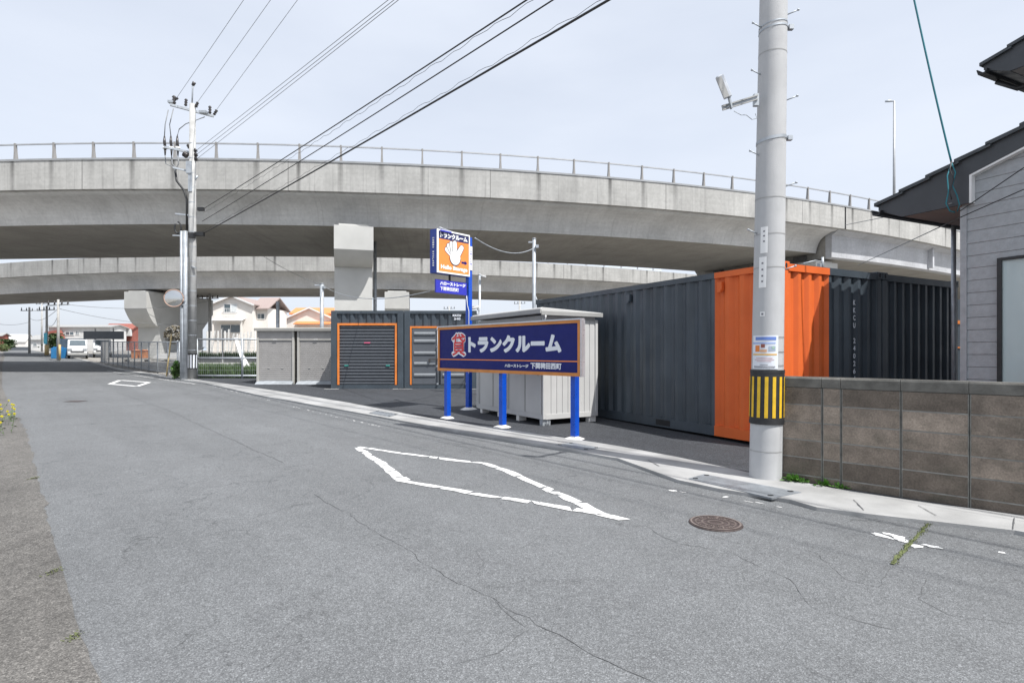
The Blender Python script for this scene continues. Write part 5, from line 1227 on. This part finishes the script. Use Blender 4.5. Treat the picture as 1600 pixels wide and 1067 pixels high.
# ------------------------------------------------------------ houses and things in the background
def gable(px0, px1, Y, dep, pyb_eave, py_apex, roof_m, wall_m, lab, name='house', ridge_front=True, root=None, ov=.35):
    x0 = XG(px0, Y); x1 = XG(px1, Y); g = G(Y); ez = EYE + (550 - pyb_eave) / F * Y; az = EYE + (550 - py_apex) / F * Y
    r = root or empty(name, (x0, Y, g), 0, lab, 'house'); w = x1 - x0; ez -= g; az -= g
    if root: ox = x0 - root.location.x; oy = Y - root.location.y
    else: ox = oy = 0
    if ridge_front:
        b = MB(); b.prism([(ox, -.5), (ox + w, -.5), (ox + w, ez), (ox + w / 2, az - .12), (ox, ez)], 1, oy, oy + dep); b.build('wall', wall_m, r)
        for s in (-1, 1):
            xa = ox + w / 2; xe = ox + w / 2 + s * (w / 2 + ov); sl = (az - ez) / (w / 2); ze = ez - sl * ov
            b = MB(); b.prism([(xa, az), (xe, ze), (xe, ze - .16), (xa, az - .16)], 1, oy - .4, oy + dep + .4); b.build('roof', roof_m, r)
            b = MB(); b.prism([(xa, az - .02), (xe, ze - .02), (xe, ze - .24), (xa, az - .24)], 1, oy - .46, oy - .401); b.build('barge_board', M_white, r)
    else:
        b = MB(); b.prism([(oy, -.5), (oy + dep, -.5), (oy + dep, ez), (oy + dep / 2, az - .1), (oy, ez)], 0, ox, ox + w); b.build('wall', wall_m, r)
        b = MB(); sl = (az - ez) / (dep / 2)
        b.prism([(oy - ov, ez - sl * ov), (oy + dep / 2, az), (oy + dep + ov, ez - sl * ov), (oy + dep + ov, ez - sl * ov - .15), (oy + dep / 2, az - .15), (oy - ov, ez - sl * ov - .15)], 0, ox - .3, ox + w + .3); b.build('roof', roof_m, r)
    return r
def window(r, Y, px0, px1, py0, py1, front=0.0, rail=False):
    x0 = XG(px0, Y) - r.location.x; x1 = XG(px1, Y) - r.location.x; z0 = EYE + (550 - py1) / F * Y - r.location.z; z1 = EYE + (550 - py0) / F * Y - r.location.z; y = Y - r.location.y - .02 + front
    b = MB(); t = .06; b.box((x0, y - .06, z0), (x1, y, z0 + t)); b.box((x0, y - .06, z1 - t), (x1, y, z1)); b.box((x0, y - .06, z0 + t), (x0 + t, y, z1 - t)); b.box((x1 - t, y - .06, z0 + t), (x1, y, z1 - t)); b.box(((x0 + x1) / 2 - .03, y - .05, z0 + t), ((x0 + x1) / 2 + .03, y, z1 - t)); f = b.build('window', M_white, r)
    b = MB(); b.box((x0 + t, y - .02, z0 + t), ((x0 + x1) / 2 - .03, y, z1 - t)); b.build('pane', M_glass, f); b = MB(); b.box(((x0 + x1) / 2 + .03, y - .02, z0 + t), (x1 - t, y, z1 - t)); b.build('pane', M_curtain if rail else M_glass, f)
    if rail:
        b = MB(); zz = z0 + (z1 - z0) * .45
        for k in range(9): x = x0 + (x1 - x0) * k / 8; b.bar((x, y - .25, z0 - .1), (x, y - .25, zz), .03)
        b.bar((x0, y - .25, zz), (x1, y - .25, zz), .05); b.bar((x0, y - .25, z0 - .1), (x1, y - .25, z0 - .1), .05); b.build('window_rail', M_white, f)
Yh = 80
r = gable(331, 395, Yh, 9, 474, 461, M_browntile, M_cream, 'cream two-storey house with brown roof beyond the wire fence')
b = MB(); x0 = XG(394, Yh) - r.location.x; x1 = XG(416, Yh) - r.location.x; e = EYE + (550 - 480) / F * Yh - r.location.z
b.box((x0, 1.2, -.5), (x1 - .3, 8, e)); b.build('wing_wall', M_cream, r)
b = MB(); rz1 = EYE + (550 - 467) / F * Yh - r.location.z; b.prism([(.6, e - .1), (4.5, rz1 + .6), (8.6, e), (8.6, e - .15), (4.5, rz1 + .45), (.6, e - .25)], 0, x0 - .8, x1 + .1); b.build('wing_roof', M_browntile, r)
window(r, Yh, 350, 371, 475, 488, 0, True); window(r, Yh, 396, 408, 489, 498, 1.2); window(r, Yh, 345, 376, 507, 520, 0)
b = MB(); xx0 = XG(336, Yh) - r.location.x; xx1 = XG(384, Yh) - r.location.x; zz = EYE + (550 - 500) / F * Yh - r.location.z; b.prism([(-1.2, zz - .15), (-1.2, zz - .05), (0, zz + .35), (0, zz + .2)], 0, xx0, xx1); b.build('porch_roof', M_white, r)
b = MB(); b.box((xx0 + .1, -1.0, 0), (xx0 + .3, -.8, zz - .1)); b.box((xx1 - .3, -1.0, 0), (xx1 - .1, -.8, zz - .1)); b.build('porch_column', M_cream, r)
Yo = 92
r = gable(446, 522, Yo, 9, 497, 480, M_orangetile, M_cream, 'cream house with bright orange tile roof behind the shutter boxes')
b = MB(); hx0 = XG(444, Yo) - r.location.x; hx1 = XG(526, Yo) - r.location.x; za = EYE + (550 - 488) / F * Yo - r.location.z; zb_ = EYE + (550 - 480) / F * Yo - r.location.z
b.prism([(2.0, za), (5, zb_ + .3), (9, za), (9, za - .2), (2.0, za - .2)], 0, hx0, hx1); b.build('cross_roof', M_orangetile, r); b = MB(); b.box((hx0 + .3, 2.4, 0), (hx1 - .3, 8.8, za - .1)); b.build('cross_wall', M_whitewall, r)
b = MB(); z5 = EYE + (550 - 505) / F * Yo - r.location.z; b.prism([(-1.3, z5 - .25), (-1.3, z5 - .1), (0, z5 + .3), (0, z5 + .15)], 0, XG(463, Yo) - r.location.x, XG(520, Yo) - r.location.x); b.build('porch_roof', M_orangetile, r)
r = gable(417, 452, 104, 8, 505, 492, M_orangetile, M_cgrey, 'low house with orange roof and dark walls between the cream house and the post', ridge_front=False)
r = gable(596, 616, 110, 8, 489, 485, M_rust, M_curtain, 'tiny far building with reddish roof beside the small far pier', ridge_front=False)
# left group
Yb = 95
r = gable(76, 172, Yb, 4, 510, 506.5, M_shedtrim, M_whitewall, 'white flat-roofed house with a dark red wedge canopy behind the blue sheets', ridge_front=False)
window(r, Yb, 102, 116, 518, 524); window(r, Yb, 118, 124, 517, 523)
b = MB(); q = lambda px, py: (XG(px, Yb) - r.location.x, EYE + (550 - py) / F * Yb - r.location.z)
b.prism([q(78, 519), q(98, 516), q(104, 529), q(92, 528)], 1, -1.2, -.2); b.build('red_canopy', M_rust, r)
r = gable(164, 207, 100, 3, 512, 505, M_rust, M_rust, 'rust red roofed building far left of the flared pier', ridge_front=False)
b = MB(); q = lambda px, py: (XG(px, 100) - r.location.x, EYE + (550 - py) / F * 100 - r.location.z)
b.box((q(164, 0)[0], -.6, q(0, 525)[1]), (q(207, 0)[0], -.1, q(0, 514)[1])); b.build('lower_wall', M_whitewall, r)
r = gable(48, 66, 120, 3, 529, 523, M_shedtrim, M_whitewall, 'small white house at the end of the road, left of the shrub', ridge_front=False); window(r, 120, 52, 58, 536, 541)
r = gable(-14, 3, 110, 1.5, 523, 520, M_shedtrim, M_rust, 'dark red building at the left border of the picture', ridge_front=False)
r = gable(-30, 40, 210, 4, 532, 522, M_whitewall, M_cream, 'pale long building closing the end of the road', ridge_front=False)
r = empty('blank_signboard', (XG(162, 60), 60, G(60)), 0, 'plain dark grey board on posts above the mesh fence, back of a sign', 'signboard')
b = MB(); b.box((-2.1, -.05, EYE + 20 / F * 60 - G(60)), (2.1, .05, EYE + 32.5 / F * 60 - G(60))); b.build('board', M_shut, r)
b = MB(); b.box((-1.0, .051, 0), (-.9, .15, 3.0)); b.box((.9, .051, 0), (1.0, .15, 3.0)); b.build('post', M_shedtrim, r)
b = MB(); o = b.box((0, 0, 0), (3.2, .25, 1.9)).build('panel_wall', M_palewall); o.location = (XG(88, 66), 66, G(66)); tag(o, 'pale blue panel wall behind the white van', 'wall')
b = MB(); b.box((0, 0, 0), (.75, 1.0, 1.0), 0); b.box((.1, .1, 1.0), (.65, .8, 1.1)); o = b.build('covered_crate', M_bluetarp, bevel=.06); o.location = (XG(79, 53), 53, G(53)); tag(o, 'bright blue covered crate beside the blue-tag pole', 'crate')
# white van
def van(x, y, rz, lab):
    r = empty('white_van', (x, y, G(y)), rz, lab, 'van')
    b = MB(); b.prism([(-.0, .35), (-.02, 1.0), (.25, 1.12), (.75, 1.78), (3.3, 1.84), (3.42, 1.2), (3.44, .4)], 0, -.74, .74); b.build('body', M_carpaint, r, bevel=.07)
    b = MB(); b.add([(-.62, .30, 1.19), (.62, .30, 1.19), (.56, .69, 1.70), (-.56, .69, 1.70)], [(0, 1, 2, 3)]); b.v = [(v[0], v[1] - .02, v[2] + .02) for v in b.v]; b.build('windscreen', M_glass, r)
    for s in (-1, 1):
        b = MB(); b.box((s * .745 - .004, .9, 1.2), (s * .745 + .004, 3.0, 1.62)); b.build('side_window', M_glass, r)
        b = MB(); b.cbox((s * .55, -.03, .85), (.3, .05, .17)); b.build('headlight', M_mirror, r)
        for yy in (.6, 2.8):
            b = MB(); b.tube([(s * .60, yy, .3), (s * .77, yy, .3)], .3, 16); w = b.build('wheel', M_tyre, r); b = MB(); b.tube([(s * .765, yy, .3), (s * .78, yy, .3)], .17, 12); b.build('rim', M_alu, w)
    b = MB(); b.box((-.5, -.045, .60), (.5, -.01, .70)); b.build('grille', M_dark, r)
    b = MB(); b.box((-.72, -.07, .33), (.72, .02, .52)); b.build('bumper', M_shedtrim, r)
van(XG(121, 53), 53, R(36), 'small white van parked beyond the mesh fence at far left')
van(XG(160, 57), 57, R(36), 'second white vehicle partly hidden behind the mesh fence')
for i, (px, lab) in enumerate(((205, 'left brown-orange bin behind the mesh fence'), (217.5, 'right brown-orange bin behind the mesh fence'))):
    r = empty('storage_bin', (XG(px, 46), 46, G(46) + .25), 0, lab, 'bin', 'brown-orange bins behind the fence')
    b = MB(); b.prism([(0, 0), (.42, 0), (.48, .62), (.3, .72), (-.04, .62)], 1, 0, .5); b.build('body', M_crate, r, bevel=.03); b = MB(); b.box((-.02, -.03, .58), (.5, .53, .64)); b.build('rim', M_rust, r)
b = MB(); b.box((0, 0, .15), (5.2, .8, .26)); 
for x in (.2, 1.8, 3.4, 5.0): b.box((x - .04, .1, 0), (x + .04, .6, .15))
o = b.build('low_bench', M_bikeframe); o.location = (XG(190, 45.8), 45.8, G(45.8)); tag(o, 'long low platform under the brown-orange bins behind the fence', 'platform')
def tree(px, pyt, pyb, Y, w, lab):
    x = XG(px, Y); z0 = G(Y); z1 = EYE + (550 - pyt) / F * Y; r = empty('tree', (x, Y, z0), 0, lab, 'tree'); h = z1 - z0
    b = MB(); b.tube([(0, 0, 0), (.05, 0, h * .35), (0, .05, h * .7)], [.12, .09, .04], 8)
    for k in range(5): a = k * 1.3; b.tube([(0, 0, h * (.3 + .07 * k)), (w * .35 * math.cos(a), w * .35 * math.sin(a), h * (.55 + .07 * k))], [.05, .02], 6)
    b.build('trunk', M_drybrush, r); b = MB()
    for _ in range(1500):
        p = Vector((random.gauss(0, .42), random.gauss(0, .42), random.uniform(-1, 1)))
        if mn.noise(p * 2 + Vector((px, 0, 0))) < -.12: continue
        q = Vector((p.x * w * .6, p.y * w * .6, h * .62 + p.z * h * .38)); s = .13; u = Vector((random.gauss(0, 1), random.gauss(0, 1), random.gauss(0, 1))).normalized(); v = u.cross(Vector((0, .3, 1))).normalized(); b.add([q - u * s, q + v * s, q + u * s, q - v * s], [(0, 1, 2, 3)], random.choice((0, 1)))
    b.build('crown', [M_green, M_green2], r)
tree(86, 521, 540, 78, 1.6, 'green tree behind the blue-tag pole'); tree(12, 530, 546, 100, 2.0, 'small bushy tree at the end of the road on the left')
leafy('shrub', (XG(4, 90), 90, G(90) + .5), 1.0, 1.0, .7, 700, .12, [M_moss, M_green], 'yellow-green shrub at the left border by the road end', 'shrub')
b = MB(); b.box((0, 0, 0), (7.0, .2, .85)); o = b.build('low_wall', M_shut); o.location = (XG(14, 130), 130, G(130) - .1); tag(o, 'dark low wall closing the end of the road', 'wall')
# bank and low retaining wall behind the grass, white stakes
b = MB(); b.box((0, 0, -.3), (XG(440, 30) - XG(304, 30), .25, .52)); o = b.build('retaining_wall', M_pier); o.location = (XG(304, 30), 30, G(30)); tag(o, 'low pale retaining wall behind the grass', 'wall')
b = MB(); x0 = XG(300, 32); x1 = XG(520, 40); b.add([(x0, 30.26, G(30) + .45), (x1, 30.26, G(30) + .45), (XG(540, 48), 48, G(48) + .35), (XG(296, 48), 48, G(48) + .35)], [(0, 1, 2, 3)]); struct(b.build('bank', M_earth))
Ys = 47; 
for i in range(17):
    px = 325 + i * 5.6 + random.uniform(-1.5, 1.5); pyt = random.uniform(514, 522); px2 = px + random.uniform(-1.2, 1.2)
    if i % 5 == 2: px2 = px + random.choice((-6, 7))
    a = P(px2, 551, Ys); c = P(px, pyt, Ys); a.z = G(Ys) + .3; w = random.choice((.11, .15, .20)); b = MB(); b.bar(a, c, w, .06); o = b.build('white_stake', M_wood); 
    tag(o, ('leftmost ', 'second ', 'third ', 'fourth ', 'fifth ', 'sixth ', 'seventh ', 'eighth ', 'ninth ', 'tenth ', 'eleventh ', 'twelfth ', 'thirteenth ', 'fourteenth ', 'fifteenth ', 'sixteenth ', 'rightmost ')[i] + 'weathered white stake, counted from the left, below the cream house', 'stake', 'row of white stakes')
for i, (a, c) in enumerate((((368, 528), (383, 574)), ((376, 550), (391, 576)))):
    p = P(*a, 28.6); q = P(*c, 27.4); b = MB(); b.bar(p, q, .16 if i == 0 else .1, .05); tag(b.build('leaning_plank', M_white), ['wide white plank leaning behind the wire fence', 'narrow white prop under the leaning plank'][i], 'plank')
p = P(348, 512, 30.2); b = MB(); b.bar(P(348, 575, 30.2), p, .06, .06); tag(b.build('dark_post', M_shedtrim), 'thin dark post among the white stakes', 'post')
# shade-side concrete slope under the flared pier
b = MB(); Yq = 52; b.add([(XG(236, 50), 50, G(50) + .02), (XG(302, 44), 44, G(44) + .02), (XG(320, 60), 60, G(60) + 1.0), (XG(250, 62), 62, G(62) + .6)], [(0, 1, 2, 3)]); struct(b.build('paved_slope', M_kerb))
# haze-free distance: low hills line
b = MB(); n = 80; vs = []
for i in range(n + 1):
    x = -900 + 1800 * i / n; h = 9 + 6 * mn.noise(Vector((x * .006, 0, 0))); vs += [(x, 820, -2), (x, 860, h)]
b.add(vs, [(2 * i, 2 * i + 2, 2 * i + 3, 2 * i + 1) for i in range(n)], 0, True); struct(b.build('hills', pm('far_hill', (.30, .35, .40), .9)))
